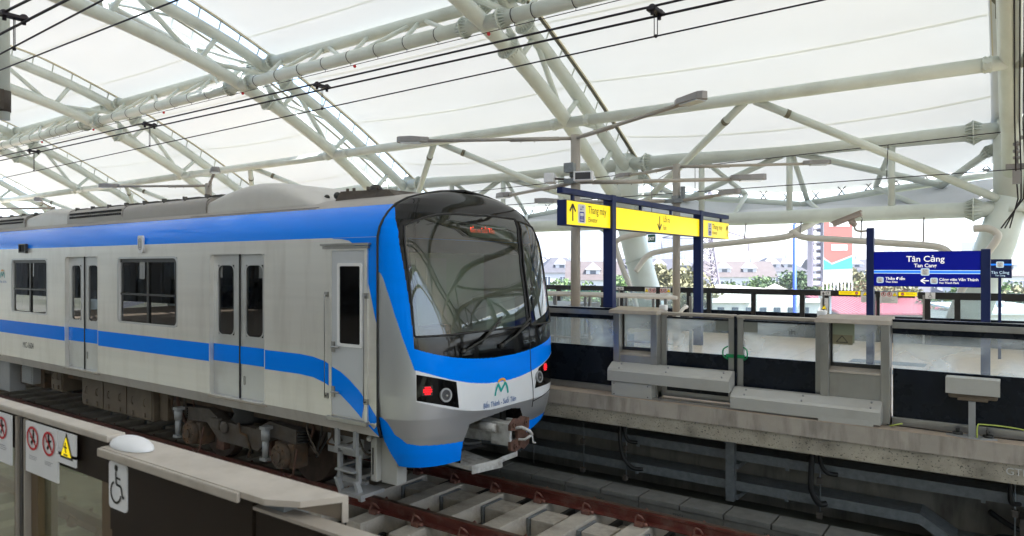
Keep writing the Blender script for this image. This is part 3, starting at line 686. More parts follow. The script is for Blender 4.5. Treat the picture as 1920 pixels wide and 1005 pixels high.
# pantograph folded on the roof, seen above the far left of the roof
g = MB()
for yy in (6.2, 7.4): g.tube([(-24.2, yy, 4.0), (-23.0, yy, 4.5), (-24.0, 6.81 + (yy - 6.81) * .6, 5.0)], .03, 8)
for x in (-24.2, -23.8): g.tube([(x, 6.0, 5.02), (x, 6.3, 5.08), (x, 7.3, 5.08), (x, 7.6, 5.02)], .025, 8)
g.box((-24.6, 6.1, 3.7), (-22.8, 7.5, 3.9)); obj('pantograph', g, M['ink'], car)

# ---- running gear
def bogie(xc, par):
    b0 = MB()
    for sg in (-1, 1):
        y = TY + sg * 1.13; d = sg * .09
        P = [(xc - 1.25, .60), (xc - .75, .62), (xc - .45, .40), (xc + .45, .40), (xc + .75, .62), (xc + 1.25, .60), (xc + 1.25, .78), (xc + .7, .82), (xc + .4, .68), (xc - .4, .68), (xc - .7, .82), (xc - 1.25, .78)]
        A = [(p[0], y - .08, p[1]) for p in P]
        for k in range(5):
            i, j = k, 11 - k; Q = [A[i], A[i + 1], A[j - 1], A[j]]
            b0.prism(Q, (0, .16, 0))
    b0.box((xc - .22, TY - 1.1, .45), (xc + .22, TY + 1.1, .75)); b0.box((xc - .4, TY - .5, .3), (xc + .4, TY + .5, .6))
    bf = obj('bogie_frame', b0, M['bogiegrey'], par)
    for dx in (-1.05, 1.05):
        for sg in (-1, 1):
            g = MB(); x = xc + dx; yw = TY + sg * .75
            g.tube([(x, yw + sg * -.07, .43), (x, yw - sg * .05, .43), (x, yw - sg * .05, .43), (x, yw + sg * .06, .43)], [.455, .455, .425, .425], 40); obj('wheel', g, M['wheel'], bf)
            g = MB(); y = TY + sg * 1.13
            g.box((x - .20, y - .12, .28), (x + .20, y + .12, .60), .04); g.tube([(x, y + sg * .10, .44), (x, y + sg * .20, .44)], [.17, .15], 20); g.tube([(x, y + sg * .20, .44), (x, y + sg * .23, .44)], .07, 12)
            for k in range(8): g.ball((x + .12 * math.cos(k * PI / 4), y + sg * .20, .44 + .12 * math.sin(k * PI / 4)), .016, 6)
            obj('axle_box', g, M['bogie'], bf)
            g = MB()
            for k in (-.24, .24):
                for i in range(5): g.tube([(x + k, y, .62 + i * .035), (x + k, y, .64 + i * .035)], .075, 12)
            obj('primary_spring', g, M['rubber'], bf)
            g = MB(); xd = x - .33 * (1 if dx < 0 else -1) * 0 - .30
            g.tube([(xd, y + sg * .17, .38), (xd, y + sg * .17, .60)], .042, 12); g.tube([(xd, y + sg * .17, .60), (xd, y + sg * .17, .74)], .055, 12); g.box((xd - .06, y + sg * .1, .74), (xd + .06, y + sg * .22, .78)); g.box((xd - .06, y + sg * .1, .34), (xd + .06, y + sg * .22, .38)); obj('damper', g, M['stepgrey'], bf)
            g = MB(); g.obox((x + .52 * (-1 if dx > 0 else 1), y - sg * .05, .42), (.09, 0, 0), (0, .05, 0), (.03, 0, .17)); obj('brake_block', g, M['rust'], bf); g = MB(); g.tube([(x, y + sg * .12, .2), (x + .1, y + sg * .14, .17), (x + .22, y + sg * .14, .25), (x + .25, y + sg * .1, .55)], .013, 6); obj('brake_hose', g, M['rust'], bf)
        g = MB(); g.tube([(xc + dx, TY - .95, .43), (xc + dx, TY + .95, .43)], .09, 12); obj('axle', g, M['wheel'], bf)
    for sg in (-1, 1):
        g = MB(); y = TY + sg * 1.0
        g.tube([(xc, y, .68), (xc, y, .74), (xc, y, .82), (xc, y, .90), (xc, y, .98)], [.20, .26, .22, .26, .22], 20); obj('air_spring', g, M['rubber'], bf)
        g = MB(); g.ball((xc - .28, TY + sg * 1.24, .62), .085, 12, (1, .5, 1)); obj('frame_boss', g, M['bogiegrey'], bf); g = MB(); g.box((xc - .62, TY + sg * 1.18, .56), (xc - .40, TY + sg * 1.25, .72), .02); obj('frame_bracket', g, M['bogiegrey'], bf); g = MB()
        g.tube([(xc + .05, TY + sg * 1.23, .72), (xc + .12, TY + sg * 1.25, .60), (xc + .25, TY + sg * 1.25, .58), (xc + .30, TY + sg * 1.22, .40), (xc + .22, TY + sg * 1.2, .28)], .017, 8)
        obj('bogie_pipework', g, M['bogie'], bf)
bogie(-8.62, car); bogie(-22.4, car)
def ubox(x0, x1, y0, y1, z0, z1, name, m, doors=0):
    g = MB(); g.box((x0, y0, z0), (x1, y1, z1), .015); o = obj(name, g, m, car)
    if doors:
        w_ = (x1 - x0) / doors
        for i in range(doors):
            g = MB(); a = x0 + i * w_ + .02; b = a + w_ - .04; g.box((a, y0 - .018, z0 + .03), (b, y0 - .002, z1 - .04), .006)
            for dx in (.25, .75):
                xx = lerp(a, b, dx); g.tube([(xx, y0 - .018, z0 + .22), (xx, y0 - .045, z0 + .24), (xx, y0 - .045, z0 + .32), (xx, y0 - .018, z0 + .34)], .009, 6)
                g.box((xx - .02, y0 - .04, z0 + .05), (xx + .02, y0 - .015, z0 + .12))
            obj('box_door', g, m, o)
    return o
ubox(-13.3, -10.9, 5.62, 7.9, .42, .98, 'traction_case', M['box'], 3)
ubox(-10.85, -10.62, 5.7, 7.9, .45, .98, 'junction_case', M['box'])
ubox(-14.55, -14.1, 5.62, 7.4, .55, .98, 'relay_case', M['box'], 1)
ubox(-16.9, -15.1, 5.7, 7.4, .50, .98, 'compressor_case', M['bogie'])
g = MB(); g.tube([(-10.5, 6.0, .70), (-10.46, 5.80, .70), (-10.44, 5.74, .70)], [.20, .18, .05], 18); g.tube([(-10.4, 7.6, .7), (-10.5, 6.0, .7)], .2, 18); obj('air_reservoir', g, M['box'], car)
g = MB(); g.box((-15.75, 5.56, .58), (-15.25, 5.72, .92), .01)
for i in range(9): g.box((-15.72, 5.545, .60 + i * .034), (-15.28, 5.565, .618 + i * .034))
obj('cooling_grille', g, M['stepgrey'], car)
g = MB(); g.box((-17.0, 5.5, .35), (-16.2, 5.8, 1.0), .02); obj('side_case', g, M['stepgrey'], car)
ubox(-6.95, -6.3, 5.75, 7.0, .55, .88, 'horn_case', M['stepgrey'])
g = MB(); g.tube([(-6.75, 5.7, .95), (-6.75, 5.7, .80), (-6.7, 5.72, .7)], .05, 12); g.ball((-6.72, 5.72, .88), .07, 10); obj('filter_bowl', g, M['bogiegrey'], car)
g = MB(); g.box((-25, TY - 1.1, .80), (-5.7, TY + 1.1, .98)); g.tube([(-25, 5.7, .93), (-5.8, 5.7, .93)], .025, 8); g.tube([(-25, 5.76, .86), (-9.9, 5.76, .86)], .02, 8); obj('underframe', g, M['bogie'], car)
g = MB()                                             # cab ladder
for x in (-6.33, -6.02):
    g.box((x - .025, 5.36, .72), (x + .025, 5.40, .99)); g.box((x - .025, 5.40, .40), (x + .025, 5.44, .72)); g.obox((x + .05, 5.38, .33), (.026, 0, 0), (0, .03, .0), (-.05, 0, .10))
for z in (.78, .52): g.box((-6.33, 5.34, z), (-6.02, 5.46, z + .02)); 
obj('cab_ladder', g, M['stepgrey'], car)
g = MB(); g.box((-5.93, 5.52, .42), (-5.84, 5.66, .92), .01); g.box((-5.84, 5.60, .40), (-5.60, 5.76, .90), .01); g.ball((-5.93, 5.50, .90), .035, 8); jb = obj('receiver_box', g, M['cover'], car)
g = MB(); g.box((-5.90, 5.512, .50), (-5.885, 5.522, .80)); obj('slot', g, M['ink'], jb)
g = MB(); g.box((-6.6, 5.6, .3), (-6.1, 5.65, .36)); g.box((-6.2, 5.3, .28), (-5.85, 5.65, .32)); obj('rail_guard', g, M['stepgrey'], car)
for (x0_, x1_, y0_, z0_) in ((-10.55, -9.95, 6.15, .40), (-7.15, -5.95, 6.2, .38), (-14.0, -13.4, 6.1, .45), (-15.1, -14.6, 6.0, .42)):  # black backdrop boxes added to block light passing under the car
    g = MB(); g.box((x0_, y0_, z0_), (x1_, 7.5, .98), .02); obj('underfloor_backdrop', g, M['vent'], car)
rnd = random.Random(4)
for k in range(16):
    xk = -10.3 + rnd.uniform(-.3, .5) if k % 2 else -6.9 + rnd.uniform(-.3, .9); yk = 5.62 + rnd.uniform(0, .25)
    g = MB(); g.tube(bez([(xk, yk, .97), (xk + rnd.uniform(-.1, .1), yk, .8), (xk + rnd.uniform(-.25, .25), yk + .05, rnd.uniform(.45, .7)), (xk + rnd.uniform(-.4, .4), yk + .2, rnd.uniform(.5, .8))], 5), rnd.choice((.012, .018, .025)), 6); obj('underfloor_hose', g, M[rnd.choice(('bogie', 'dim', 'bogiegrey', 'rust'))], car)
# coupler
g = MB(); g.box((-6.0, TY - .62, .62), (-5.9, TY + .62, 1.05)); g.box((-5.9, TY + .05, .85), (-5.3, TY + .30, 1.0)); g.box((-5.6, TY + .34, .8), (-5.3, TY + .44, 1.05)); obj('coupler_pocket', g, M['ink'], car)
cp = MB(); cp.hexa([(-5.8, TY - .16, .72), (-5.0, TY - .12, .75), (-5.0, TY + .10, .75), (-5.8, TY + .16, .72)], [(-5.8, TY - .16, 1.0), (-5.0, TY - .12, .97), (-5.0, TY + .10, .97), (-5.8, TY + .16, 1.0)], .03)
cp.tube([(-5.4, TY - .14, .93), (-5.0, TY - .16, .93)], .055, 12)
cpo = obj('coupler_shank', cp, M['couplerw'], car)
g = MB(); XF = -4.80
g.box((-5.08, TY - .17, .74), (XF, TY - .13, 1.0), .008); g.box((-5.08, TY + .13, .75), (XF, TY + .17, .99), .008); g.box((-5.06, TY - .15, .93), (XF - .05, TY + .15, .97), .008); g.box((-5.06, TY - .15, .76), (XF - .05, TY + .15, .80), .008)
g.tube([(XF - .02, TY - .10, .94), (XF + .07, TY - .03, .95), (XF + .13, TY + .05, .90), (XF + .14, TY + .08, .85)], .020, 8); g.tube([(XF + .14, TY + .08, .86), (XF + .14, TY + .10, .76), (XF + .17, TY + .12, .75)], .011, 8); g.tube([(XF - .02, TY - .04, .80), (XF + .08, TY + .02, .80), (XF + .14, TY + .07, .85)], .016, 8)
obj('coupler_head', g, M['couplerw'], cpo)
g = MB(); pl = [(-.22, .78), (-.22, .66), (-.10, .62), (.05, .66), (.10, .62), (.24, .68), (.24, .80), (.16, .86), (.24, .92), (.24, 1.06), (.10, 1.10), (.0, 1.07), (-.10, 1.10), (-.22, 1.02), (-.22, .94), (-.05, .92), (-.05, .80)]
g.prism([(XF - .02, TY + a * .82, .865 + (b - .865) * .82) for a, b in pl], (.040, 0, 0)); g.box((XF, TY - .03, .73), (XF + .05, TY + .12, .79), .01)
for a, b in ((-.12, .99), (.11, .98), (-.10, .73), (.13, .75)): g.ring((XF + .026, TY + a, b), X3, .014, .032, .012, 10)
obj('coupler_face_plate', g, M['rust'], cpo)
g = MB(); g.hexa([(-5.5, TY - .62, .55), (-4.98, TY - .55, .50), (-4.98, TY - .20, .50), (-5.5, TY - .15, .55)], [(-5.5, TY - .62, .59), (-4.98, TY - .55, .54), (-4.98, TY - .20, .54), (-5.5, TY - .15, .59)])
g.hexa([(-5.0, TY - .55, .50), (-4.80, TY - .30, .60), (-4.80, TY - .02, .60), (-5.0, TY - .10, .50)], [(-5.0, TY - .55, .54), (-4.80, TY - .30, .66), (-4.80, TY - .02, .66), (-5.0, TY - .10, .54)]); g.obox((-4.92, TY - .45, .56), (.12, .13, .03), (.01, -.01, 0), (0, 0, .05)); obj('coupler_step', g, M['couplerw'], car)
g = MB(); g.tube([(-5.6, TY - .35, .95), (-5.4, TY - .42, .80), (-5.35, TY - .30, .72), (-5.2, TY - .2, .74)], .03, 8); obj('coupler_hose', g, M['dim'], cpo); g = MB(); g.tube([(-5.6, TY - .3, .9), (-5.45, TY - .32, .70), (-5.2, TY - .1, .68)], .025, 8); obj('coupler_hose', g, M['dim'], cpo); g = MB()
g.tube([(XF + .14, TY + .12, .75), (XF + .14, TY + .12, .50)], .004, 5); obj('coupler_hose', g, M['dim'], cpo)
# ================================================================== TRACKS AND DECK
g = MB(); g.box((-80, 1.35, -1.2), (30, 10.0, -.46)); struct('track_slab', g, M['slab'])
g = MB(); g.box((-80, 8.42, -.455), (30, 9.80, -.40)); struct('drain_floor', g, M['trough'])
def rail(y, lab, cat='rail'):
    g = MB(); P = [(-.0725, -.150), (.0725, -.150), (.0725, -.138), (.012, -.122), (.009, -.045), (.034, -.034), (.034, -.002), (-.034, -.002), (-.034, -.034), (-.009, -.045), (-.012, -.122), (-.0725, -.138)]
    g.prism([(-60, y + a, b) for a, b in P], (80, 0, 0)); t = obj('rail', g, M['rail'], None); tag(t, lab, 'rail')
    g = MB(); g.box((-60, y - .030, -.0015), (20, y + .030, .0015)); obj('running_surface', g, M['railtop'], t)
rail(6.06, 'red primed steel rail in front, on the camera side of the train'); rail(7.56, 'red primed steel rail beneath the far side of the train beside the cable trough')
rail(2.24, 'steel rail of the empty near track, the one closest to the glass screen'); rail(3.74, 'steel rail of the empty near track, the one closer to the train')
def make_sleeper(yc, base, lab, grp):
    t = thing('sleeper', base, lab, 'sleeper', grp); x, y = base[0], base[1]
    g = MB(); g.hexa([(x - .14, y - 1.20, -.40), (x + .14, y - 1.20, -.40), (x + .14, y + 1.20, -.40), (x - .14, y + 1.20, -.40)],
                     [(x - .12, y - 1.17, -.165), (x + .12, y - 1.17, -.165), (x + .12, y + 1.17, -.165), (x - .12, y + 1.17, -.165)], .012); obj('beam', g, M['sleeper'], t)
    g = MB(); g.box((x - .19, y - 1.26, -.43), (x + .19, y - .82, -.36), .01); g.box((x - .19, y + .82, -.43), (x + .19, y + 1.26, -.36), .01); obj('rubber_boot', g, M['rubber'], t)
    for r in (-.75, .75):
        for s in (-1, 1):
            g = MB(); yy = y + r + s * .105
            g.box((x - .055, yy - .03, -.165), (x + .055, yy + .03, -.115), .008)
            g.tube([(x - .035, yy + s * .03, -.115), (x - .04, yy, -.06), (x - .01, yy + s * .02, -.025), (x + .03, yy, -.045), (x + .04, yy - s * .05, -.105)], .011, 6)
            g.tube([(x + .06, yy, -.13), (x + .10, yy, -.13)], .022, 6); obj('rail_clip', g, M['clip'], t)
    return t
s0 = make_sleeper(0, (0, 6.81, 0), 'grey concrete sleeper under the red rails of the train track', 'sleepers of the train track')
first = True
for i in range(46):
    x = -.05 - i * .70
    if i == 0: s0.location.x = x
    else: copy_tree(s0, None, V((x, 6.81, 0)))
s1 = make_sleeper(0, (0, 2.99, 0), 'concrete sleeper of the empty near track seen through glass', 'sleepers of the near track')
for i in range(30):
    x = .2 - i * .70
    if i == 0: s1.location.x = x
    else: copy_tree(s1, None, V((x, 2.99, 0)))
bl0 = None
for i in range(22):
    x = -.40 - i * .70
    if bl0 is None:
        bl0 = thing('plinth_block', (x, 7.0, -.46), 'grey concrete guard block with steel edge between two sleepers', 'concrete block', 'guard blocks between sleepers')
        g = MB(); g.box((x - .17, 7.02, -.46), (x + .16, 7.38, -.20), .015); obj('block_body', g, M['sleeper'], bl0)
        g = MB(); g.box((x - .19, 6.35, -.46), (x + .10, 6.62, -.34), .012); obj('low_block', g, M['sleeper'], bl0)
        g = MB(); g.box((x - .215, 7.0, -.46), (x - .175, 7.40, -.195)); obj('steel_edge', g, M['galv'], bl0)
    else: copy_tree(bl0, None, V((x, 7.0, -.46)))
# cable trough of concrete blocks with lids
tb = None
for i in range(26):
    x = 1.0 - i * 1.08
    if tb is None:
        tb = thing('trough_block', (x, 8.12, -.46), 'grey concrete cable trough block with loose lids behind the far rail', 'cable trough', 'trough blocks in a row behind the far rail')
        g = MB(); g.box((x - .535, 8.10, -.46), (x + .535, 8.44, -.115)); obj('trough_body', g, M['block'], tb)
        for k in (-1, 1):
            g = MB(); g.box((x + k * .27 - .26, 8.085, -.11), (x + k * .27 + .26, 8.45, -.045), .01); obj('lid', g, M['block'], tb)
        g = MB(); put_text(g, "TDC1", .055, plane_fn((x - .02, 8.097, -.20), X3, Z3), bold=.01); put_text(g, "HKT TN D1 0R270 276", .045, plane_fn((x - .02, 8.097, -.255), X3, Z3), sx=.9); obj('stencil', g, M['ink'], tb)
        g = MB(); g.box((x + .40, 8.095, -.26), (x + .48, 8.099, -.195)); obj('paper_tag', g, M['signw'], tb)
    else: copy_tree(tb, None, V((x, 8.12, -.46)))

# ---- far platform
PF = 8.44
g = MB(); g.box((-80, PF, .905), (25, 18.6, 1.096)); struct('platform_edge', g, M['deck'])
g = MB(); g.box((-80, PF + .028, .71), (25, 9.9, .898)); struct('platform_beam', g, M['deckrough'])
g = MB(); g.box((-80, PF + .004, 1.098), (25, 8.9, 1.102)); struct('platform_ledge', g, M['decktop'])
g = MB(); g.box((-80, 8.9, 1.098), (25, 18.55, 1.104))
fl = struct('platform_floor', g, M['floor'])
ft = M['floor'].node_tree; br = ft.nodes.new('ShaderNodeTexBrick'); br.inputs['Scale'].default_value = 1; br.inputs['Mortar Size'].default_value = .006
br.inputs['Brick Width'].default_value = 1.2; br.inputs['Row Height'].default_value = .6; br.offset = 0
br.inputs['Color1'].default_value = (.84, .65, .46, 1); br.inputs['Color2'].default_value = (.79, .615, .44, 1); br.inputs['Mortar'].default_value = (.28, .22, .17, 1)
tcn = ft.nodes.new('ShaderNodeTexCoord'); ft.links.new(tcn.outputs['Object'], br.inputs[0]); ft.links.new(br.outputs[0], ft.nodes['Principled BSDF'].inputs['Base Color'])
for (x, y) in ((-1.9, 14.2), (-1.1, 13.0)):
    g = MB(); g.box((x - .6, y - .25, 1.105), (x + .6, y + .25, 1.108)); tag(obj('floor_grate', g, M['galv']), 'flat grey access hatch in the beige platform floor ' + ('nearer the glass' if y < 13.5 else 'farther from the glass'), 'floor hatch')
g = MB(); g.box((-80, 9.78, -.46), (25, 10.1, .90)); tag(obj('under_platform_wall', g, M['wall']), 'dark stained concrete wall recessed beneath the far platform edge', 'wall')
# cable trays
def tray(z, y0, y1, lab, drop=False):
    t = thing('cable_tray', (-5, y0, z), lab, 'cable tray')
    def seg(pts):
        g = MB()
        for (xa, za), (xb, zb) in zip(pts, pts[1:]):
            g.hexa([(xa, y0, za), (xb, y0, zb), (xb, y0 + .012, zb), (xa, y0 + .012, za)], [(xa, y0, za + .12), (xb, y0, zb + .12), (xb, y0 + .012, zb + .12), (xa, y0 + .012, za + .12)])
            g.hexa([(xa, y0 + .012, za + .108), (xb, y0 + .012, zb + .108), (xb, y1, zb + .108), (xa, y1, za + .108)], [(xa, y0 + .012, za + .12), (xb, y0 + .012, zb + .12), (xb, y1, zb + .12), (xa, y1, za + .12)])
        obj('tray_body', g, M['galv'], t)
    if drop: seg([(-30, z), (-.9, z), (-.55, z - .22), (6, z - .22)])
    else: seg([(-30, z), (6, z)])
    for k in range(-12, 3):
        x = k * 2.05 - .3
        if drop and x > -1: continue
        g = MB(); g.box((x - .02, y0 - .006, z - .03), (x + .02, y0 + .02, z + .126)); obj('joint_plate', g, M['galv'], t)
tray(.30, 9.20, 9.55, 'upper grey galvanised cable tray below the far platform edge')
tray(-.08, 9.16, 9.55, 'lower grey galvanised cable tray below the far platform edge, stepping down at right', True)
hp = None
for i, x in enumerate((-3.05,)):
    t = thing('tray_bracket', (x, 9.12, -.2), 'tall grey steel post holding both cable trays below the screen doors', 'bracket')
    g = MB(); g.box((x - .05, 9.10, -.22), (x + .05, 9.15, .71)); g.box((x + .05, 9.10, -.22), (x + .06, 9.2, .71)); obj('post', g, M['galv'], t)
    for z in (-.20, .20): g = MB(); g.box((x - .03, 9.15, z), (x + .1, 9.75, z + .06)); obj('arm', g, M['galv'], t)
for i, x in enumerate((-5.25, -4.55, -1.95, -.02)):
    t = thing('tray_hanger', (x, 9.3, 0), ['first', 'second', 'third', 'fourth'][i] + ' thin hanging rod with square end cap on the cable trays from the left', 'hanger rod')
    g = MB(); g.tube([(x, 9.14, .70), (x, 9.14, -.22)], .008, 6); obj('rod', g, M['galv'], t)
    for z in (.24, -.18): g = MB(); g.box((x - .03, 9.08, z - .035), (x + .03, 9.14, z + .035)); g.box((x - .018, 9.076, z - .02), (x + .018, 9.081, z + .02)); obj('end_cap', g, M['bogiegrey'], t)
def hose(P, r, lab):
    g = MB(); g.tube(P, r, 8); tag(obj('cable_hose', g, M['dim']), lab, 'cable')
def bez(P, n=6):
    out = []
    P = [V(p) for p in P]
    for i in range(len(P) - 1):
        p0 = P[max(i - 1, 0)]; p1, p2 = P[i], P[i + 1]; p3 = P[min(i + 2, len(P) - 1)]
        for k in range(n):
            t = k / n; out.append(.5 * ((2 * p1) + (-p0 + p2) * t + (2 * p0 - 5 * p1 + 4 * p2 - p3) * t * t + (-p0 + 3 * p1 - 3 * p2 + p3) * t ** 3))
    return out + [P[-1]]
hose(bez([(-4.62, 9.1, .72), (-4.62, 9.08, .4), (-4.58, 9.08, .15), (-4.45, 9.12, -.02), (-4.3, 9.17, -.03)]), .028, 'long black hose hanging from the platform edge to the lower tray, left pair')
hose(bez([(-4.56, 9.12, .72), (-4.56, 9.1, .5), (-4.50, 9.1, .36), (-4.38, 9.15, .34)]), .026, 'short black hose hanging to the upper tray, left pair')
hose(bez([(-2.0, 9.0, .72), (-2.02, 9.0, .4), (-2.02, 9.0, .15), (-1.95, 9.06, -.02), (-1.88, 9.13, -.03)]), .035, 'long thick black corrugated hose hanging to the lower tray, right pair')
hose(bez([(-1.93, 9.05, .72), (-1.93, 9.05, .5), (-1.87, 9.1, .36), (-1.76, 9.17, .33)]), .026, 'short black hose beside the thick corrugated one, right pair')
hose(bez([(-.05, 9.0, .72), (-.06, 9.02, .5), (-.05, 9.05, .36), (.02, 9.16, .33)]), .024, 'single black hose dropping to the upper tray near the right edge')
hose(bez([(-.25, 9.5, .1), (.0, 9.3, .02), (.3, 9.3, .0)]), .03, 'black cable curling into the grey box under the platform, upper')
hose(bez([(-.3, 9.4, -.25), (-.15, 9.25, -.08), (.1, 9.2, -.06), (.3, 9.3, -.06)]), .03, 'black cable curling into the grey box under the platform, lower')
g = MB(); g.box((.02, 9.2, -.28), (1.4, 9.5, .16), .006); tag(obj('junction_box', g, M['bogiegrey']), 'wide dark grey junction box under the platform at the right edge', 'box')

# ---- platform screen doors on the far platform (track side)
FY = 8.75
def top_rail(t, x0, x1, band=True):
    g = MB(); g.box((x0, FY - .05, 2.165), (x1, FY + .06, 2.232), .004); obj('top_rail', g, M['stainless'], t)
    if band: g = MB(); g.box((x0, FY - .035, 2.233), (x1, FY + .08, 2.262)); g.box((x0, FY - .03, 2.105), (x1, FY + .05, 2.163)); obj('black_band', g, M['psddark'], t)
def fixed_panel(x0, x1, lab, split=()):
    t = thing('screen_panel', ((x0 + x1) / 2, FY, 1.1), lab, 'platform screen', 'fixed glass panels of the platform screen')
    top_rail(t, x0, x1); xs = [x0] + list(split) + [x1]
    for a, b in zip(xs, xs[1:]):
        g = MB(); g.box((a + .004, FY - .006, 1.72), (b - .004, FY + .006, 2.12)); obj('glass', g, M['psdglass'], t)
        g = MB(); g.box((a + .004, FY - .008, 1.19), (b - .004, FY + .02, 1.72)); obj('dark_panel', g, M['psddark'], t)
        if b != x1: g = MB(); g.box((b - .008, FY - .004, 1.19), (b + .008, FY + .03, 2.12)); obj('joint', g, M['inkgrey'], t)
    g = MB(); g.box((x0, FY - .04, 1.106), (x1, FY + .05, 1.19), .004); obj('bottom_rail', g, M['stainless'], t)
    return t
fixed_panel(-8.3, -4.50, 'fixed dark and glass screen panel right beside the train nose')
fixed_panel(-12.6, -8.9, 'fixed screen panel hidden behind the train')
fixed_panel(-1.12, 3.2, 'long fixed dark and glass screen panel at the right behind the small stand')
def housing(x0, x1, lab, capflip):
    t = thing('door_housing', ((x0 + x1) / 2, FY, 1.1), lab, 'door housing', 'door housings of the platform screen')
    for a in (x0, x1 - .09): g = MB(); g.box((a, FY - .13, 1.106), (a + .09, FY + .06, 2.20), .006); obj('post', g, M['stainless'], t)
    g = MB(); g.hexa([(x0 - .06, FY - .17, 2.20), (x1 + .02, FY - .17, 2.20), (x1 + .02, FY + .16, 2.22), (x0 - .06, FY + .16, 2.22)], [(x0 - .05, FY - .15, 2.25), (x1 + .01, FY - .15, 2.25), (x1 + .01, FY + .15, 2.285), (x0 - .05, FY + .15, 2.285)], .006); obj('cap', g, M['cap'], t)
    g = MB(); g.box((x0 + .09, FY - .01, 1.74), (x1 - .09, FY + .0, 2.2)); obj('window', g, M['psdglass'], t)
    g = MB(); g.box((x0 + .09, FY - .03, 1.70), (x1 - .09, FY + .02, 1.745)); g.box((x0 + .09, FY - .02, 1.745), (x0 + .11, FY + .01, 2.2)); obj('black_sill', g, M['psdblack'], t)
    g = MB(); g.hexa([(x0 + .09, FY - .12, 1.64), (x1 - .09, FY - .12, 1.64), (x1 - .09, FY - .03, 1.66), (x0 + .09, FY - .03, 1.66)], [(x0 + .09, FY - .115, 1.66), (x1 - .09, FY - .115, 1.66), (x1 - .09, FY - .03, 1.70), (x0 + .09, FY - .03, 1.70)]); obj('ledge', g, M['cap'], t)
    g = MB(); g.box((x0 + .09, FY - .105, 1.18), (x1 - .09, FY - .03, 1.638), .004); obj('motor_cover', g, M['stainless'], t)
    g = MB(); g.box((x0, FY - .09, 1.106), (x1, FY + .05, 1.18)); obj('base', g, M['stainless'], t)
    g = MB(); xx = x1 - .0 if capflip > 0 else x0 - .02; g.box((xx - .06, FY + .06, 2.25), (xx + .04, FY + .15, 2.325), .02); obj('door_lamp', g, M['white'], t)
    return t
housing(-4.49, -3.85, 'brushed steel door housing with beige cap, nearest the train', 1)
h2 = housing(-1.84, -1.13, 'brushed steel door housing with wide beige cap and warning sticker, nearest the grey stand', -1)
g = MB(); g.box((-1.735, FY - .016, 1.97), (-1.50, FY - .012, 2.19)); obj('film', g, mat('film_olive', (.24, .27, .19), .5), h2)
g = MB(); g.box((-1.735, FY - .019, 1.95), (-1.52, FY - .015, 2.06)); obj('sticker_back', g, mat('sticker_back', (.20, .18, .11), .6), h2)
g = MB(); stroke(g, [(-1.69, 1.975), (-1.63, 2.05), (-1.57, 1.975), (-1.69, 1.975)], .008, lambda x, y: V((x, FY - .021, y))); obj('triangle_mark', g, M['ink'], h2)
def leaf(x0, x1, lab, hside, scr=False):
    t = thing('screen_door', ((x0 + x1) / 2, FY, 1.1), lab, 'screen door', 'sliding doors of the platform screen')
    g = MB(); y0, y1 = FY + .0, FY + .05
    g.box((x0, y0, 1.13), (x0 + .075, y1, 2.20)); g.box((x1 - .075, y0, 1.13), (x1, y1, 2.20)); g.box((x0 + .075, y0, 1.13), (x1 - .075, y1, 1.205)); obj('door_frame', g, M['stainless'], t)
    g = MB(); g.box((x0 + .075, y0 + .02, 1.725), (x1 - .075, y0 + .03, 2.16)); obj('glass', g, M['psdglass'], t)
    g = MB(); g.box((x0 + .075, y0 + .01, 1.205), (x1 - .075, y0 + .035, 1.725)); g.box((x0 + .075, y0 + .005, 2.155), (x1 - .075, y0 + .03, 2.18)); obj('dark_panel', g, M['psddark'], t)
    g = MB(); g.box((x0, y0 - .03, 2.195), (x1, y1 + .06, 2.235), .008); obj('top_cover', g, M['cap'], t)
    g = MB(); a = x1 - .075 - .17 if hside > 0 else x0 + .075; g.box((a, y0 + .012, 2.03), (a + .17, y0 + .018, 2.155)); obj('film', g, mat('film_grey', (.16, .17, .15), .5), t)
    e = x1 - .10 if hside > 0 else x0 + .10
    g = MB(); s = 1 if hside > 0 else -1
    g.tube(bez([(e + s * .02, y0 - .005, 1.68), (e - s * .03, y0 - .03, 1.72), (e - s * .03, y0 - .03, 1.80), (e + s * .02, y0 - .005, 1.84)]), .009, 8); g.box((e + s * .0, y0 - .025, 1.70), (e + s * .095, y0 - .004, 1.745), .006); obj('green_handle', g, M['green'], t)
    return t
leaf(-3.845, -2.87, 'left sliding screen door with green handle on its right edge', 1)
ld = leaf(-2.835, -1.845, 'right sliding screen door with green handle on its left edge', -1)
g = MB(); put_text(g, "rh", .09, plane_fn((-2.18, FY - .002, 2.03), -X3, Z3), bold=.012); obj('door_code', g, M['ink'], ld)
g = MB(); g.box((-2.869, FY - .02, 1.12), (-2.836, FY + .03, 2.22)); tag(obj('door_gap_seal', g, M['psddark']), 'black rubber seal between the two sliding screen doors', 'seal')
def cover(x0, x1, z0, lab):
    g = MB(); P = [(8.47, z0), (8.47, z0 + .135), (8.49, z0 + .165), (8.60, z0 + .235), (8.68, z0 + .24), (8.68, z0)]
    A = [V((x0, a, b)) for a, b in P]; g.prism(A, (x1 - x0, 0, 0)); t = thing('cover_box', ((x0 + x1) / 2, 8.5, z0), lab, 'cover', 'long grey covers at the door feet'); obj('cover_body', g, M['cover'], t)
    for x in (x0 + .16, (x0 + x1) / 2, x1 - .1):
        for (y, z) in ((8.575, z0 + .22), (8.50, z0 + .173)): g = MB(); g.tube([(x, y, z), (x, y - .006, z + .008)], .011, 10); obj('screw', g, M['inkgrey'], t)
cover(-4.50, -2.845, 1.305, 'left long grey metal cover box raised on a small grey control box')
cover(-2.83, -1.20, 1.125, 'right long grey metal cover box lying low in front of the screen doors')
t = thing('control_box', (-4.15, 8.55, 1.1), 'small pale grey control box under the left long cover', 'control box')
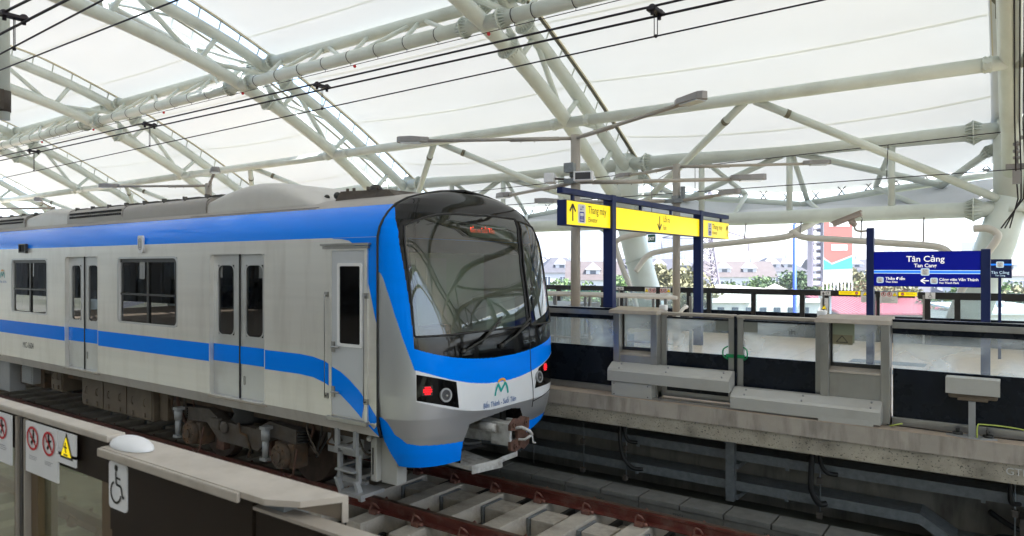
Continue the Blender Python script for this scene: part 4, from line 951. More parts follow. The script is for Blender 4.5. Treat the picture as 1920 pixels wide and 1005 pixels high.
g = MB(); g.box((-4.45, 8.49, 1.104), (-3.87, 8.66, 1.295), .006); obj('case', g, M['cover'], t)
for x in (-4.41, -3.92):
    for z in (1.13, 1.27): g = MB(); g.tube([(x, 8.486, z), (x, 8.492, z)], .008, 8); obj('bolt', g, M['ink'], t)
g = MB(); g.box((-1.83, 8.46, 1.104), (-1.27, 8.50, 1.16)); tag(obj('kick_plate', g, M['cover']), 'flat pale metal plate at the foot of the right cover box', 'plate')
g = MB(); g.box((-3.9, 8.52, 1.104), (-1.9, 8.56, 1.125)); tag(obj('door_sill_strip', g, M['stainless']), 'thin polished sill strip at the foot of the screen doors', 'sill')
# indicator stand
t = thing('indicator_stand', (-.38, 8.50, 1.1), 'small grey signal box on a post with bolted foot at the platform edge', 'signal stand')
g = MB(); g.hexa([(-.60, 8.44, 1.55), (-.14, 8.44, 1.55), (-.14, 8.47, 1.55), (-.60, 8.47, 1.55)], [(-.60, 8.44, 1.71), (-.14, 8.44, 1.71), (-.14, 8.47, 1.71), (-.60, 8.47, 1.71)]); g.box((-.60, 8.47, 1.68), (-.14, 8.62, 1.71)); obj('hood', g, M['cover'], t)
g = MB(); g.box((-.58, 8.475, 1.50), (-.16, 8.61, 1.60), .02); g.box((-.50, 8.47, 1.48), (-.24, 8.59, 1.52), .01); obj('underside', g, M['box'], t)
g = MB(); g.box((-.405, 8.49, 1.12), (-.345, 8.55, 1.50), .004); obj('post', g, M['stepgrey'], t)
g = MB(); g.prism([(-.60, 8.52, 1.104), (-.40, 8.45, 1.104), (-.30, 8.45, 1.104), (-.16, 8.52, 1.104), (-.3, 8.60, 1.104), (-.46, 8.60, 1.104)], (0, 0, .016)); obj('foot_plate', g, M['stepgrey'], t)
for x in (-.50, -.24): g = MB(); g.tube([(x, 8.545, 1.12), (x, 8.545, 1.145)], .045, 8); g.tube([(x, 8.545, 1.145), (x, 8.545, 1.18)], .018, 6); obj('bolt', g, M['ink'], t)
g = MB(); g.tube(bez([(-.33, 8.47, 1.12), (-.325, 8.46, 1.24), (-.28, 8.47, 1.26), (0, 8.5, 1.25), (.5, 8.5, 1.18), (1.2, 8.5, 1.16)]), .007, 6); tag(obj('earth_cable', g, M['cable_y']), 'thin yellow green earth cable looping from the grey stand', 'cable')
g = MB(); g.tube([(-1.12, 8.55, 1.12), (-1.0, 8.56, 1.16)], .008, 6); tag(obj('earth_cable', g, M['cable_y']), 'short yellow green wire stub beside the right cover box', 'cable')
g = MB(); g.tube(bez([(-1.15, 8.56, 1.13), (-.9, 8.6, 1.12), (-.5, 8.62, 1.11), (0, 8.64, 1.11), (2, 8.66, 1.11)]), .006, 6); tag(obj('floor_cable', g, M['dim']), 'thin black cable lying along the foot of the right panel', 'cable')
g = MB(); put_text(g, "GTB", .10, plane_fn((-.10 + .1, PF + .008, .80), X3, Z3), bold=.0); tag(obj('chalk_mark', g, mat('chalk', (.5, .5, .48), .9)), 'faint chalk letters on the rough concrete edge at right', 'chalk mark')

# ---- back platform screen (its platform side faces the camera)
BY = 18.0
tb_ = thing('back_screen', (-5, BY, 1.1), 'long black framed glass barrier along the back edge of the far platform', 'platform screen')
g = MB(); g.box((-34, BY - .05, 2.13), (-1.86, BY + .05, 2.27)); g.box((-1.80, BY - .05, 2.11), (6, BY + .05, 2.265)); obj('top_rail', g, M['psdblack'], tb_)
g = MB(); g.box((-34, BY, 1.1), (6, BY + .05, 1.70)); obj('dark_panel', g, M['psddark'], tb_)
g = MB(); g.box((-34, BY, 1.70), (6, BY + .012, 2.13)); obj('glass', g, M['backglass'], tb_)
BZ = BY - .056
for x in (-13.5, -11.2, -9.7, -9.1, -8.0, -7.12, -6.57, -5.42, -4.25, -3.7, -2.72, -2.60, -1.62, -1.06, .4, 1.6):
    w_ = .035 if x in (-2.72, -2.60) else .055
    g = MB(); g.box((x - w_, BY - .035, 1.12), (x + w_, BY - .002 + .06, 2.14)); obj('post', g, M['psdblack'], tb_)
for x in (-9.16, -3.76, -2.66, -1.69):
    g = MB(); g.box((x - .02, BY - .06, 1.12), (x + .02, BY - .04, 2.2)); obj('steel_edge', g, M['stainless'], tb_)
def P_(x, y, o=0): return V((x, BZ - .001 - o, y))
def sticker(x0, x1, z0, z1, m=None, nm='sticker'):
    g = MB(); g.box((x0, BZ - .004, z0), (x1, BZ, z1)); return obj(nm, g, m or M['signw'], tb_)
def ringm(g, c, r0, r1, fn, n=20):
    for k in range(n):
        a, b = 2 * PI * k / n, 2 * PI * (k + 1) / n
        g.quad([fn(c[0] + r0 * math.cos(a), c[1] + r0 * math.sin(a)), fn(c[0] + r1 * math.cos(a), c[1] + r1 * math.sin(a)), fn(c[0] + r1 * math.cos(b), c[1] + r1 * math.sin(b)), fn(c[0] + r0 * math.cos(b), c[1] + r0 * math.sin(b))])
def prohib(c, r, fn, par, k=1, sx=1.):
    f2 = lambda x, y: fn(c[0] + (x) * sx, c[1] + y)
    g = MB(); stroke(g, [(-r * .1 * k, r * .5), (r * .05, 0), (-r * .3, -r * .5)], r * .28, f2); stroke(g, [(r * .02, 0), (r * .35 * k, -r * .45)], r * .2, f2); stroke(g, [(-r * .5, r * .1), (r * .4, r * .25 * k)], r * .16, f2)
    ringm(g, (-r * .08 * k, r * .62), 0, r * .17, f2, 8); obj('pictogram', g, M['ink'], par)
    f3 = lambda x, y: fn(c[0] + x * sx, c[1] + y, .002)
    g = MB(); ringm(g, (0, 0), r * .80, r, f3, 24); stroke(g, [(-r * .6, r * .6), (r * .6, -r * .6)], r * .16, f3); obj('red_ring', g, M['red'], par)
def warn(c, r, fn, par):
    g = MB(); g.quad([fn(c[0] - r, c[1] - r * .8), fn(c[0] + r, c[1] - r * .8), fn(c[0] + .03 * r, c[1] + r), fn(c[0] - .03 * r, c[1] + r)]); obj('triangle_edge', g, M['ink'], par)
    f2 = lambda x, y: fn(x, y, .0015)
    g = MB(); q = r * .78; g.quad([f2(c[0] - q, c[1] - q * .8), f2(c[0] + q, c[1] - q * .8), f2(c[0] + .02 * q, c[1] + q * .93), f2(c[0] - .02 * q, c[1] + q * .93)]); obj('warning_triangle', g, M['yellow'], par)
    f3 = lambda x, y: fn(c[0] + x, c[1] + y, .003)
    g = MB(); stroke(g, [(0, r * .35), (-.05 * r, -.1 * r), (.1 * r, -.35 * r)], r * .16, f3); stroke(g, [(-.3 * r, -.5 * r), (.35 * r, -.5 * r)], r * .12, f3); stroke(g, [(-.3 * r, .05 * r), (.25 * r, .0)], r * .12, f3); obj('pictogram', g, M['ink'], par)
def lines(par, x0, x1, z0, z1, n, fn, m=None):
    g = MB()
    for i in range(n):
        z = lerp(z1, z0, (i + .5) / n); L = (x1 - x0) * random.uniform(.6, 1); stroke(g, [(x0, z), (x0 + L, z)], (z1 - z0) / n * .28, fn)
    obj('small_print', g, m or M['inkgrey'], par)
s = sticker(-9.25, -9.02, 2.16, 2.25); g = MB(); put_text(g, "4-16", .085, lambda x, y: P_(-9.135 + x, 2.175 + y, .006)); obj('door_number', g, M['ink'], s)
s = sticker(-3.82, -3.60, 2.145, 2.245); g = MB(); put_text(g, "4-17", .085, lambda x, y: P_(-3.71 + x, 2.165 + y, .006)); obj('door_number', g, M['ink'], s)
fnB = lambda x, y, o=0: P_(x, y, .006 + o)
s = sticker(-3.83, -3.65, 1.72, 2.08); warn((-3.74, 1.86), .06, fnB, s); lines(s, -3.80, -3.68, 1.92, 2.06, 5, fnB); lines(s, -3.80, -3.68, 1.73, 1.79, 2, fnB)
for (a, b, flip) in ((-8.37, -8.04, 0), (-7.92, -7.62, 1)):
    s = sticker(a, b, 1.90, 2.25)
    q = (b - a) / 3; xs = [a + q * .5, a + q * 1.5, a + q * 2.5]
    if flip: prohib((xs[0], 2.17), .055, fnB, s); prohib((xs[1], 2.17), .055, fnB, s, -1); warn((xs[2], 2.17), .055, fnB, s)
    else: warn((xs[0], 2.17), .055, fnB, s); prohib((xs[1], 2.17), .055, fnB, s); prohib((xs[2], 2.17), .055, fnB, s, -1)
    lines(s, a + .03, b - .03, 1.93, 2.08, 5, fnB)
for (a, b, r) in ((-3.42, -2.96, -3.04), (-2.18, -1.84 + .02, -2.10)):
    s = sticker(a, b + (.0 if a < -3 else .0), 2.17, 2.255, M['yellow'], 'caution_strip')
    g = MB(); ringm(g, (r, 2.212), 0, .035, fnB, 16); obj('no_entry_disc', g, M['red'], s); g = MB(); g.box((r - .022, BZ - .010, 2.206), (r + .022, BZ - .008, 2.219)); obj('no_entry_bar', g, M['signw'], s)
    lines(s, (a + .03) if a < -3 else r + .06, (r - .05) if a < -3 else b - .03, 2.19, 2.24, 2, fnB, M['box'])
s = sticker(-2.95, -2.77, 2.0, 2.255); warn((-2.86, 2.20), .055, fnB, s); lines(s, -2.92, -2.80, 2.02, 2.12, 4, fnB)
s = sticker(-2.55, -2.20, 2.0, 2.255)
prohib((-2.48, 2.20), .05, fnB, s); prohib((-2.36, 2.20), .05, fnB, s, -1); warn((-2.255, 2.20), .05, fnB, s); lines(s, -2.52, -2.24, 2.02, 2.13, 4, fnB)
def wheelchair(fn, k, par):
    f = lambda x, y: fn(x * k, y * k)
    g = MB(); ringm(g, (0, .42), 0, .075, f, 12); stroke(g, [(-.02, .34), (.0, .05), (.22, .03), (.30, -.22), (.38, -.19)], .06, f); stroke(g, [(-.01, .2), (.2, .19)], .05, f)
    for i in range(16):
        a, b = math.radians(110 + i * 15), math.radians(110 + (i + 1) * 15)
        r0, r1 = .21, .265; g.quad([f(-.02 + r0 * math.cos(a), -.14 + r0 * math.sin(a)), f(-.02 + r1 * math.cos(a), -.14 + r1 * math.sin(a)), f(-.02 + r1 * math.cos(b), -.14 + r1 * math.sin(b)), f(-.02 + r0 * math.cos(b), -.14 + r0 * math.sin(b))])
    obj('wheelchair_symbol', g, M['ink'], par)
s = sticker(-1.66, -1.47, 2.12, 2.26); wheelchair(lambda x, y: P_(-1.565 + x, 2.185 + y, .006), .12, s)

# ---- yellow direction sign on blue gantry, spanning across the platform
GX = -5.67
t = thing('direction_sign', (GX, 13.0, 1.1), 'long yellow direction sign with black arrows on a dark blue two-post gantry', 'station sign')
g = MB(); g.box((GX - .06, 9.15, 3.96), (GX + .04, 16.75, 4.05)); obj('top_beam', g, M['postblue'], t)
for y in (10.79, 14.93):
    g = MB(); g.box((GX - .13, y - .03, 1.1), (GX + .05, y + .11, 4.06), .006); obj('post', g, M['postblue'], t)
for y in (9.55, 12.0, 13.4, 16.35): g = MB(); g.box((GX - .04, y - .03, 3.87), (GX + .0, y + .03, 3.96)); obj('hanger', g, M['postblue'], t)
for nm, a, b in (('sign_box', 9.33, 10.79), ('sign_box', 10.90, 14.93), ('sign_box', 15.04, 16.85)):
    g = MB(); g.box((GX - .17, a, 3.48), (GX + .0, b, 3.875)); bx = obj(nm, g, M['postblue'], t)
    g = MB(); g.box((GX + .0, a + .012, 3.492), (GX + .006, b - .012, 3.863)); obj('yellow_face', g, M['yellow'], bx)
FX = GX + .009
def arrow(c, k, up, par, fn):
    g = MB(); sg = 1 if up else -1
    stroke(g, [(c[0], c[1] - .13 * k * sg), (c[0], c[1] + .12 * k * sg)], .035 * k, fn); stroke(g, [(c[0] - .09 * k, c[1] + .02 * k * sg), (c[0], c[1] + .135 * k * sg)], .04 * k, fn); stroke(g, [(c[0] + .09 * k, c[1] + .02 * k * sg), (c[0], c[1] + .135 * k * sg)], .04 * k, fn); obj('arrow', g, M['ink'], par)
fnG = lambda x, y, o=0: V((FX + o, x, y))
arrow((9.51, 3.68), 1.0, True, t, fnG); arrow((12.80, 3.68), 1.0, False, t, fnG); arrow((16.72, 3.67), 1.0, True, t, fnG)
def lift(cy, cz):
    g = MB(); g.rrect((FX - .002, cy, cz), Y3, Z3, .24, .30, .02, X3, .003); o = obj('lift_pictogram', g, M['white'], t)
    f = lambda x, y: V((FX + .003, cy + x, cz + y)); g = MB()
    stroke(g, [(-.065, -.12), (-.065, .02), (.065, .02), (.065, -.12), (-.065, -.12)], .018, f)
    for k in (-1, 0, 1): stroke(g, [(k * .036, -.095), (k * .036, -.035)], .024, f)
    for (x, s) in ((-.03, -1), (.03, 1)): stroke(g, [(x, .055), (x, .12)], .012, f); stroke(g, [(x - .022, .0875 + s * .012), (x, .0875 + s * .034), (x + .022, .0875 + s * .012)], .010, f)
    obj('lift_marks', g, M['signblue'], o)
lift(9.79, 3.68); lift(15.55, 3.67)
for (s, y, z, sz, al, sx) in (("Thang máy", 10.00, 3.70, .175, 'LEFT', .80), ("Elevator", 10.00, 3.56, .115, 'LEFT', .80), ("Lối ra", 12.98, 3.71, .16, 'LEFT', .80), ("Exit", 12.98, 3.56, .115, 'LEFT', .80), ("Thang máy", 15.72, 3.69, .165, 'LEFT', .92), ("Elevator", 15.72, 3.57, .115, 'LEFT', .85)):
    g = MB(); put_text(g, s, sz, plane_fn((FX, y, z), Y3, Z3), al, sx=sx, bold=.004); obj('sign_text', g, M['ink'], t)

# ---- station name sign
NY = 13.3
t = thing('name_sign', (-1.2, NY, 1.1), 'large blue station name sign with white lettering between two blue posts', 'station sign')
for (a, b, z) in ((-2.09, -1.98, 3.49), (-.47, -.345, 3.11)): g = MB(); g.box((a, NY - .09, 1.1), (b, NY + .04, z), .005); obj('post', g, M['postblue'], t)
g = MB(); g.box((-1.98, NY - .07, 2.505), (-.47, NY + .02, 3.085)); obj('board_case', g, M['postblue'], t)
g = MB(); g.box((-1.975, NY - .075, 2.512), (-.475, NY - .07, 3.078)); bd = obj('board_face', g, M['signblue'], t)
fy = NY - .0775
fnN = lambda x, y, o=0: V((x, fy - o, y))
g = MB(); stroke(g, [(-1.975, 2.748), (-.475, 2.748)], .058, fnN); obj('pale_band', g, M['signpale'], bd)
g = MB(); stroke(g, [(-1.975, 2.748), (-.475, 2.748)], .036, lambda x, y: fnN(x, y, .001)); obj('line_band', g, M['signcyan'], bd)
def badge(cx, cz, w_, a, b, fy_, par, sz=.052):
    g = MB(); g.rrect((cx, fy_ - .001, cz), X3, Z3, w_, w_ * .95, .022, -Y3, .002); o = obj('badge', g, M['signpale'], par)
    g = MB(); g.rrect((cx, fy_ - .003, cz), X3, Z3, w_ * .8, w_ * .76, .014, -Y3, .001); obj('badge_face', g, M['white'], o)
    g = MB(); put_text(g, a, sz, plane_fn((cx, fy_ - .005, cz + .004), X3, Z3)); put_text(g, b, sz, plane_fn((cx, fy_ - .005, cz - sz * .82), X3, Z3)); obj('badge_text', g, M['inkgrey'], o)
badge(-1.225, 2.748, .125, "L1", "05", fy, bd); badge(-1.88, 2.61, .105, "L1", "06", fy, bd, .044); badge(-1.10, 2.605, .105, "L1", "04", fy, bd, .044)
for (s, x, z, sz, al, bo) in (("Tân Cảng", -1.225, 2.915, .135, 'CENTER', .012), ("Tan Cang", -1.225, 2.825, .082, 'CENTER', .02), ("Thảo Điền", -1.80, 2.615, .064, 'LEFT', .022), ("Thao Dien", -1.80, 2.567, .042, 'LEFT', .022), ("Công viên Văn Thánh", -1.03, 2.608, .060, 'LEFT', .02), ("Van Thanh Park", -1.03, 2.56, .042, 'LEFT', .022)):
    g = MB(); put_text(g, s, sz, plane_fn((x, fy - .001, z), X3, Z3), al, bold=bo); obj('sign_text', g, M['txtw'], bd)
g = MB(); stroke(g, [(-1.17, 2.605), (-1.285, 2.605)], .018, fnN); stroke(g, [(-1.225, 2.65), (-1.285, 2.605), (-1.225, 2.56)], .018, fnN); obj('arrow', g, M['txtw'], bd)
t = thing('name_sign', (-.27, 16.0, 1.1), 'small square blue name sign on a thin post right of the big blue sign', 'station sign')
g = MB(); g.box((-.30, 15.98, 1.1), (-.25, 16.03, 2.62)); obj('post', g, M['postblue'], t)
g = MB(); g.box((-.45, 15.95, 2.62), (-.09, 15.99, 2.97)); b2 = obj('board', g, M['postblue'], t)
f2 = 15.948; g = MB(); stroke(g, [(-.45, 2.87), (-.09, 2.87)], .03, lambda x, y: V((x, f2, y))); obj('line_band', g, M['signcyan'], b2)
badge(-.27, 2.87, .12, "L1", "05", f2, b2, .05)
for (s, z, sz) in (("Tân Cảng", 2.70, .07), ("Tan Cang", 2.655, .04)): g = MB(); put_text(g, s, sz, plane_fn((-.27, f2 - .001, z), X3, Z3), bold=.01); obj('sign_text', g, M['signpale'], b2)
# cctv on the tall post
t = thing('security_camera', (-2.08, NY, 3.4), 'beige security camera on a curved arm at the top of the blue post', 'security camera')
g = MB(); d = V((-.42, .0, -.165)).normalized(); u_ = V((.165, 0, -.42)).normalized() * -1; c = V((-2.40, NY - .02, 3.655)); g.obox(c, d * .24, Y3 * .065, u_ * .035, .008); g.obox(c + u_ * .045, d * .26, Y3 * .075, u_ * .008); obj('housing', g, M['cctv'], t)
g = MB(); g.ball(c + V((.11, 0, -.09)), .05, 12); g.obox(c + V((.08, 0, -.05)), (.05, 0, .02), Y3 * .03, (-.01, 0, .03)); obj('joint', g, M['cctv'], t)
g = MB(); g.tube(bez([(-2.29, NY - .02, 3.55), (-2.27, NY - .02, 3.47), (-2.20, NY - .02, 3.44), (-2.09, NY - .02, 3.445)]), .018, 8); obj('arm', g, M['pole'], t)
g = MB(); g.tube(bez([(-2.19, NY - .02, 3.70), (-2.16, NY - .02, 3.64), (-2.20, NY - .02, 3.59), (-2.27, NY - .02, 3.57)]), .004, 5); obj('lead', g, M['wire'], t)
g = MB(); g.box((-7.84, 16.98, 3.46), (-7.64, 17.02, 3.66)); t = obj('exit_sign', g, M['exitgreen']); tag(t, 'small green EXIT sign hanging under the yellow sign', 'exit sign')
g = MB(); put_text(g, "EXIT", .125, plane_fn((-7.74, 16.977, 3.51), X3, Z3), sx=.72, bold=.01); obj('exit_text', g, M['txtw'], t)
g = MB(); g.box((-7.88, 16.97, 3.67), (-7.60, 17.03, 3.72)); g.tube([(-7.74, 17.0, 3.72), (-7.74, 17.0, 5.0), (-7.74, 20, 6.05)], .012, 6); obj('hanger', g, M['lampgrey'], t)

# ---- platform lamp poles
def pole(x, y, z0, z1, up, lo, lab, spk=False, dirs=None):
    t = thing('lamp_pole', (x, y, z0), lab, 'lamp pole', 'platform lamp poles')
    g = MB(); g.tube([(x, y, z0), (x, y, z1)], .088, 20); obj('post', g, M['pole'], t)
    for (zz_, dlist) in ((z1 - .06, up), (z1 - .86, lo)):
        for (dx, dy, L) in dlist:
            d = V((dx, dy, 0)); p = V((x, y, zz_)); q = p + d * (L - .55) + V((0, 0, .015))
            g = MB(); g.tube([p, q], .033, 10); g.tube([p + d * .3, p + d * 1.2], .040, 10)
            for k in (.75, 1.0): 
                w = p + d * k; g.tube([w - V((0, 0, .06)), w + V((0, 0, .04))], .008, 5)
            arm = obj('arm', g, M['pole'], t)
            n = V((-dy, dx, 0)); g = MB()
            pr = [(-.02, -.035, .05), (.10, -.06, .115), (.30, -.055, .125), (.52, -.035, .10), (.58, -.03, .05)]
            lo_, hi_ = [], []
            for s_, tk, hw in pr: lo_.append((s_, hw))
            ring_b = [q + d * a + n * b for a, b in lo_] + [q + d * a - n * b for a, b in lo_[::-1]]
            ring_t = [p_ + V((0, 0, .085 if 1 < i % 9 < 7 else .07)) for i, p_ in enumerate([q + d * a + n * b * .85 for a, b in lo_] + [q + d * a - n * b * .85 for a, b in lo_[::-1]])]
            g.hexa([v - V((0, 0, .02)) for v in ring_b], ring_t, .006); lm = obj('lamp_head', g, M['lampgrey'], t)
            g = MB(); a = q + d * .32 - V((0, 0, .028)); g.obox(a, d * .18, n * .09, V((0, 0, .010))); obj('lens', g, M['lens'], lm)
    return t
UP, LO = [(-.88, -.475, 3.3), (.88, -.475, 3.4)], [(-.88, .475, 3.3), (.88, .475, 3.3)]
tp = pole(-6.52, 11.05, 1.1, 5.22, UP, LO, 'beige lamp pole with four arms and two grey loudspeakers, left of the yellow sign centre')
pole(-6.48, 15.6, 1.1, 5.22, [(-.88, .475, 2.4), (.88, .475, 3.4)], [(-.88, -.475, 3.3), (.88, -.475, 2.0)], 'beige lamp pole with grey clamp, behind the yellow sign')
pole(-18.4, 11.05, 1.1, 5.15, UP, LO, 'beige lamp pole rising behind the train roof at centre left')
pole(-18.4, 15.6, 1.1, 5.0, LO, UP, 'beige lamp pole mostly hidden behind the train roof fairing')
pole(-28.5, 11.05, 1.1, 5.0, UP, LO, 'farthest lamp pole behind the far left of the train roof')
sp = thing('loudspeaker_pair', (-6.52, 11.0, 4.3), 'pair of white framed loudspeakers clamped to the left lamp pole', 'loudspeaker')
g = MB(); g.box((-6.66, 10.86, 4.53), (-6.46, 10.96, 4.70), .006); g.tube([(-6.55, 11.0, 4.45), (-6.55, 11.0, 4.54)], .06, 8); g.obox((-6.56, 10.98, 4.38), (.13, 0, 0), (0, .06, 0), (0, 0, .045)); obj('clamp_box', g, M['galv'], sp)
for (c, a, l) in (((-6.22, 10.80, 4.43), .35, .17), ((-6.99, 10.82, 4.44), -1.15, .17)):
    q = Matrix.Rotation(a, 3, 'Z'); rx, ny = q @ X3, q @ -Y3; c = V(c)
    g = MB(); g.obox(c - ny * .06, rx * l, ny * .09, Z3 * .085, .012); o = obj('speaker_case', g, M['white'], sp)
    g = MB(); g.obox(c + ny * .028, rx * (l * .80), ny * .006, Z3 * .06); obj('grille', g, M['spk'], o)
    g = MB(); g.tube([c - ny * .12, V((-6.56, 11.0, 4.40))], .02, 6); obj('bracket', g, M['bogiegrey'], sp)
cl = thing('pole_clamp', (-6.48, 15.55, 4.3), 'grey steel clamp block on the lamp pole behind the yellow sign', 'clamp')
g = MB(); g.tube([(-6.48, 15.6, 4.30), (-6.48, 15.6, 4.48)], .115, 16); g.obox((-6.48, 15.5, 4.36), (.26, 0, 0), (0, .05, 0), (0, 0, .045)); g.box((-6.34, 15.5, 4.4), (-6.26, 15.6, 4.68)); obj('clamp_body', g, M['galv'], cl)
# stair balustrade
t = thing('stair_railing', (-7, 12.4, 1.1), 'steel stair railing with round handrails behind the left door housing', 'railing')
for y, z, x0, x1 in ((11.45, 2.30, -10.5, -4.75), (12.6, 2.28, -10.5, -5.4), (11.40, 2.05, -10.5, -4.9), (11.45, 1.5, -10.5, -4.8)):
    g = MB(); g.tube([(x0, y, z), (x1, y, z)], .032 if z > 2.2 else .02, 10); obj('handrail', g, M['pvc'] if z > 2 else M['stainless'], t)
g = MB(); g.tube(bez([(-4.9, 12.2, 2.12), (-4.75, 11.9, 2.12), (-4.7, 11.6, 2.10), (-4.75, 11.45, 1.95)]), .03, 8); g.tube([(-4.75, 11.45, 2.3), (-5.4, 12.6, 2.28)], .03, 8); obj('end_loop', g, M['pvc'], t)
for i in range(8):
    for y in (11.45, 12.6):
        g = MB(); x = -4.95 - i * .75; g.box((x - .025, y - .02, 1.1), (x + .025, y + .02, 2.28)); obj('baluster_post', g, M['stainless'], t)
for i in range(7):
    g = MB(); x = -5.0 - i * .75; g.box((x - .68, 11.44, 1.2), (x - .06, 11.45, 1.95)); obj('glass', g, M['backglass'], t)
g = MB(); g.box((-9.8, 12.0, 1.1), (-7.4, 13.6, 2.05)); g.box((-7.3, 12.2, 1.1), (-6.4, 13.2, 1.45)); tag(obj('bench_counter', g, M['galv']), 'low grey equipment cabinet behind the stair railing', 'cabinet')

# ================================================================== CANOPY
LP = [(4.9, 9.95), (6.6, 9.85), (8.2, 9.63), (9.2, 9.50), (10.4, 9.25), (11.7, 8.93), (12.7, 8.62), (13.7, 8.27), (14.7, 7.87), (15.7, 7.38), (16.6, 6.92), (17.6, 6.30), (18.6, 5.65), (19.6, 4.95)]
UPF = [(4.9, 11.1), (6.6, 10.98), (8.2, 10.72), (9.3, 10.52), (10.3, 10.30), (11.35, 10.05), (12.4, 9.77), (13.4, 9.42), (14.3, 9.04), (15.5, 8.52), (16.5, 8.03), (17.5, 7.48), (18.5, 6.92), (19.5, 6.35), (20.3, 5.85)]
SP = [(4.9, 11.4), (8.2, 11.1), (11, 10.6), (12, 10.28), (13.1, 9.88), (14.7, 9.28), (16, 8.68), (17.5, 7.95), (18.6, 7.35), (19.5, 6.85), (20.5, 6.25), (21.8, 5.48)]
CY = 4.9
def fz(P, y): return interp(P, CY + abs(y - CY))
def curve(P, x, dz=0, step=.5, far=None):
    far = far or P[-1][0]; n = int((far - CY) / step); ys = [CY + (far - CY) * i / n for i in range(-n, n + 1)]
    return [V((x, y, (fz(P, y - .25) + 2 * fz(P, y) + fz(P, y + .25)) / 4 + dz)) for y in ys]
def flange(g, p, ax, r, n=18):
    p, ax = V(p), V(ax).normalized(); q = Z3.rotation_difference(ax)
    g.ring(p - ax * .012, ax, r * .9, r * 1.55, .024, 24)
    for k in range(n):
        a = 2 * PI * k / n; d = q @ V((math.cos(a), math.sin(a), 0)); tv = ax.cross(d) * .007
        A = [p + ax * .19 + d * r * .98, p + d * r * 1.5, p - ax * .19 + d * r * .98, p + d * r * .9]
        g.prism([x - tv for x in A], tv * 2)
AR = .19
def make_arch(lab):
    t = thing('canopy_arch', (0, CY, 0), lab, 'canopy arch', 'white tubular canopy arches')
    g = MB(); g.tube(curve(LP, 0), AR, 18); obj('lower_chord', g, M['tube'], t)
    g = MB(); g.tube(curve(UPF, .06), AR * .95, 18); obj('upper_chord', g, M['tube'], t)
    for sg in (1, -1):
        ys = [6.4, 9.0, 11.6, 14.4, 16.6, 18.6]
        for i, y in enumerate(ys):
            yu = y + .42 + .35 * (y - 5) / 15
            Y_ = lambda q: CY + sg * (q - CY)
            p, q = V((0, Y_(y), fz(LP, y))), V((.06, Y_(yu), fz(UPF, yu)))
            g = MB(); g.tube([p, q], .075, 12); obj('strut', g, M['tube'], t)
            if i < len(ys) - 1:
                yn = ys[i + 1] - .12; g = MB(); g.tube([q, V((0, Y_(yn), fz(LP, yn)))] if i % 2 else [p, V((.06, Y_(yn), fz(UPF, yn)))], .075, 12); obj('diagonal', g, M['tube'], t)
        for (P, yy, r, x) in ((LP, 13.95, AR, 0), (UPF, 14.6, AR * .95, .06)):
            if sg < 0: continue
            g = MB(); a, b = V((x, yy, fz(P, yy))), V((x, yy + .1, fz(P, yy + .1))); flange(g, a, b - a, r, 20); obj('splice_flange', g, M['tube'], t)
        if sg > 0:
            g = MB(); p, q = V((0, 13.0, fz(LP, 13.0) + .15)), V((0, 14.9, fz(LP, 14.9))); g.tube([V((0.02, 13.4, fz(LP, 13.4) + .75)), V((0, 15.2, fz(LP, 15.2)))], .07, 12); flange(g, V((0.012, 14.1, (fz(LP, 13.4) + .75 + fz(LP, 15.2)) / 2 + .12)), V((0, 1.8, -.95)), .075, 12); obj('link_tube', g, M['tube'], t)
    # membrane clamp strip standing off the upper chord
    g = MB(); cs = curve(SP, .27); 
    for a, b in zip(cs, cs[1:]):
        g.hexa([a + V((-.06, 0, 0)), b + V((-.06, 0, 0)), b + V((.05, 0, 0)), a + V((.05, 0, 0))], [a + V((-.06, 0, .03)), b + V((-.06, 0, .03)), b + V((.05, 0, .03)), a + V((.05, 0, .03))])
    ed = obj('clamp_strip', g, M['strip'], t)
    g = MB()
    for a, b in zip(cs, cs[1:]): g.hexa([a + V((.052, 0, -.02)), b + V((.052, 0, -.02)), b + V((.075, 0, -.02)), a + V((.075, 0, -.02))], [a + V((.052, 0, .045)), b + V((.052, 0, .045)), b + V((.075, 0, .045)), a + V((.075, 0, .045))])
    obj('clamp_edge', g, M['stripedge'], ed)
    g = MB(); k = -16.5
    while k < 16.6:
        y = CY + k; a = V((.22, y, fz(SP, y))); b = V((.08, y, fz(UPF, y) + .1)) if abs(k) < 15.2 else a - V((.12, 0, .3)); g.obox((a + b) / 2, (0, .02, 0), (.012, 0, 0), (a - b) / 2)
        for j in range(3): g.ball(a + V((.0, j * .22, -.004)), .014, 5)
        k += .66
    obj('strip_stanchions', g, M['tube'], t)
    # trunk and leaning leg
    for sg in (1, -1):
        yt = CY + sg * 15.5
        g = MB(); g.tube([(0, yt, 4.1), (0, yt, 6.2), (0, yt, 6.38), (0, yt, 6.48)], [.37, .37, .28, .08], 28); g.tube([(0, yt, 4.1), (0, yt, 4.3)], .39, 28); tr = obj('trunk', g, M['tube'], t)
        g = MB(); g.tube([(0, yt, 4.45), (.28, yt, 3.5), (1.02, yt, 1.0), (2.2, yt, -3.0), (4.6, yt, -11)], [.38, .40, .42, .45, .5], 28); g.ring((.42, yt, 3.05), V((.28, 0, -.95)), .40, .445, .05, 28); obj('leg', g, M['tube'], t)
    return t
XS = [(-.12, -1), (-10.15, 1), (-19.8, 1), (-29.8, 1), (-40.0, 1), (-50.5, 1), (10.2, 1), (20.4, 1)]
names = ['first white tubular canopy arch, seen edge-on at the right edge', 'second canopy arch coming down right of the train front, with thick trunk', 'third canopy arch, from upper left to behind the train nose',
         'fourth canopy arch, landing behind the train roof at centre left', 'fifth canopy arch at the left edge', 'sixth and farthest canopy arch at far left', 'canopy arch behind the camera to the right', 'farthest canopy arch behind the camera']
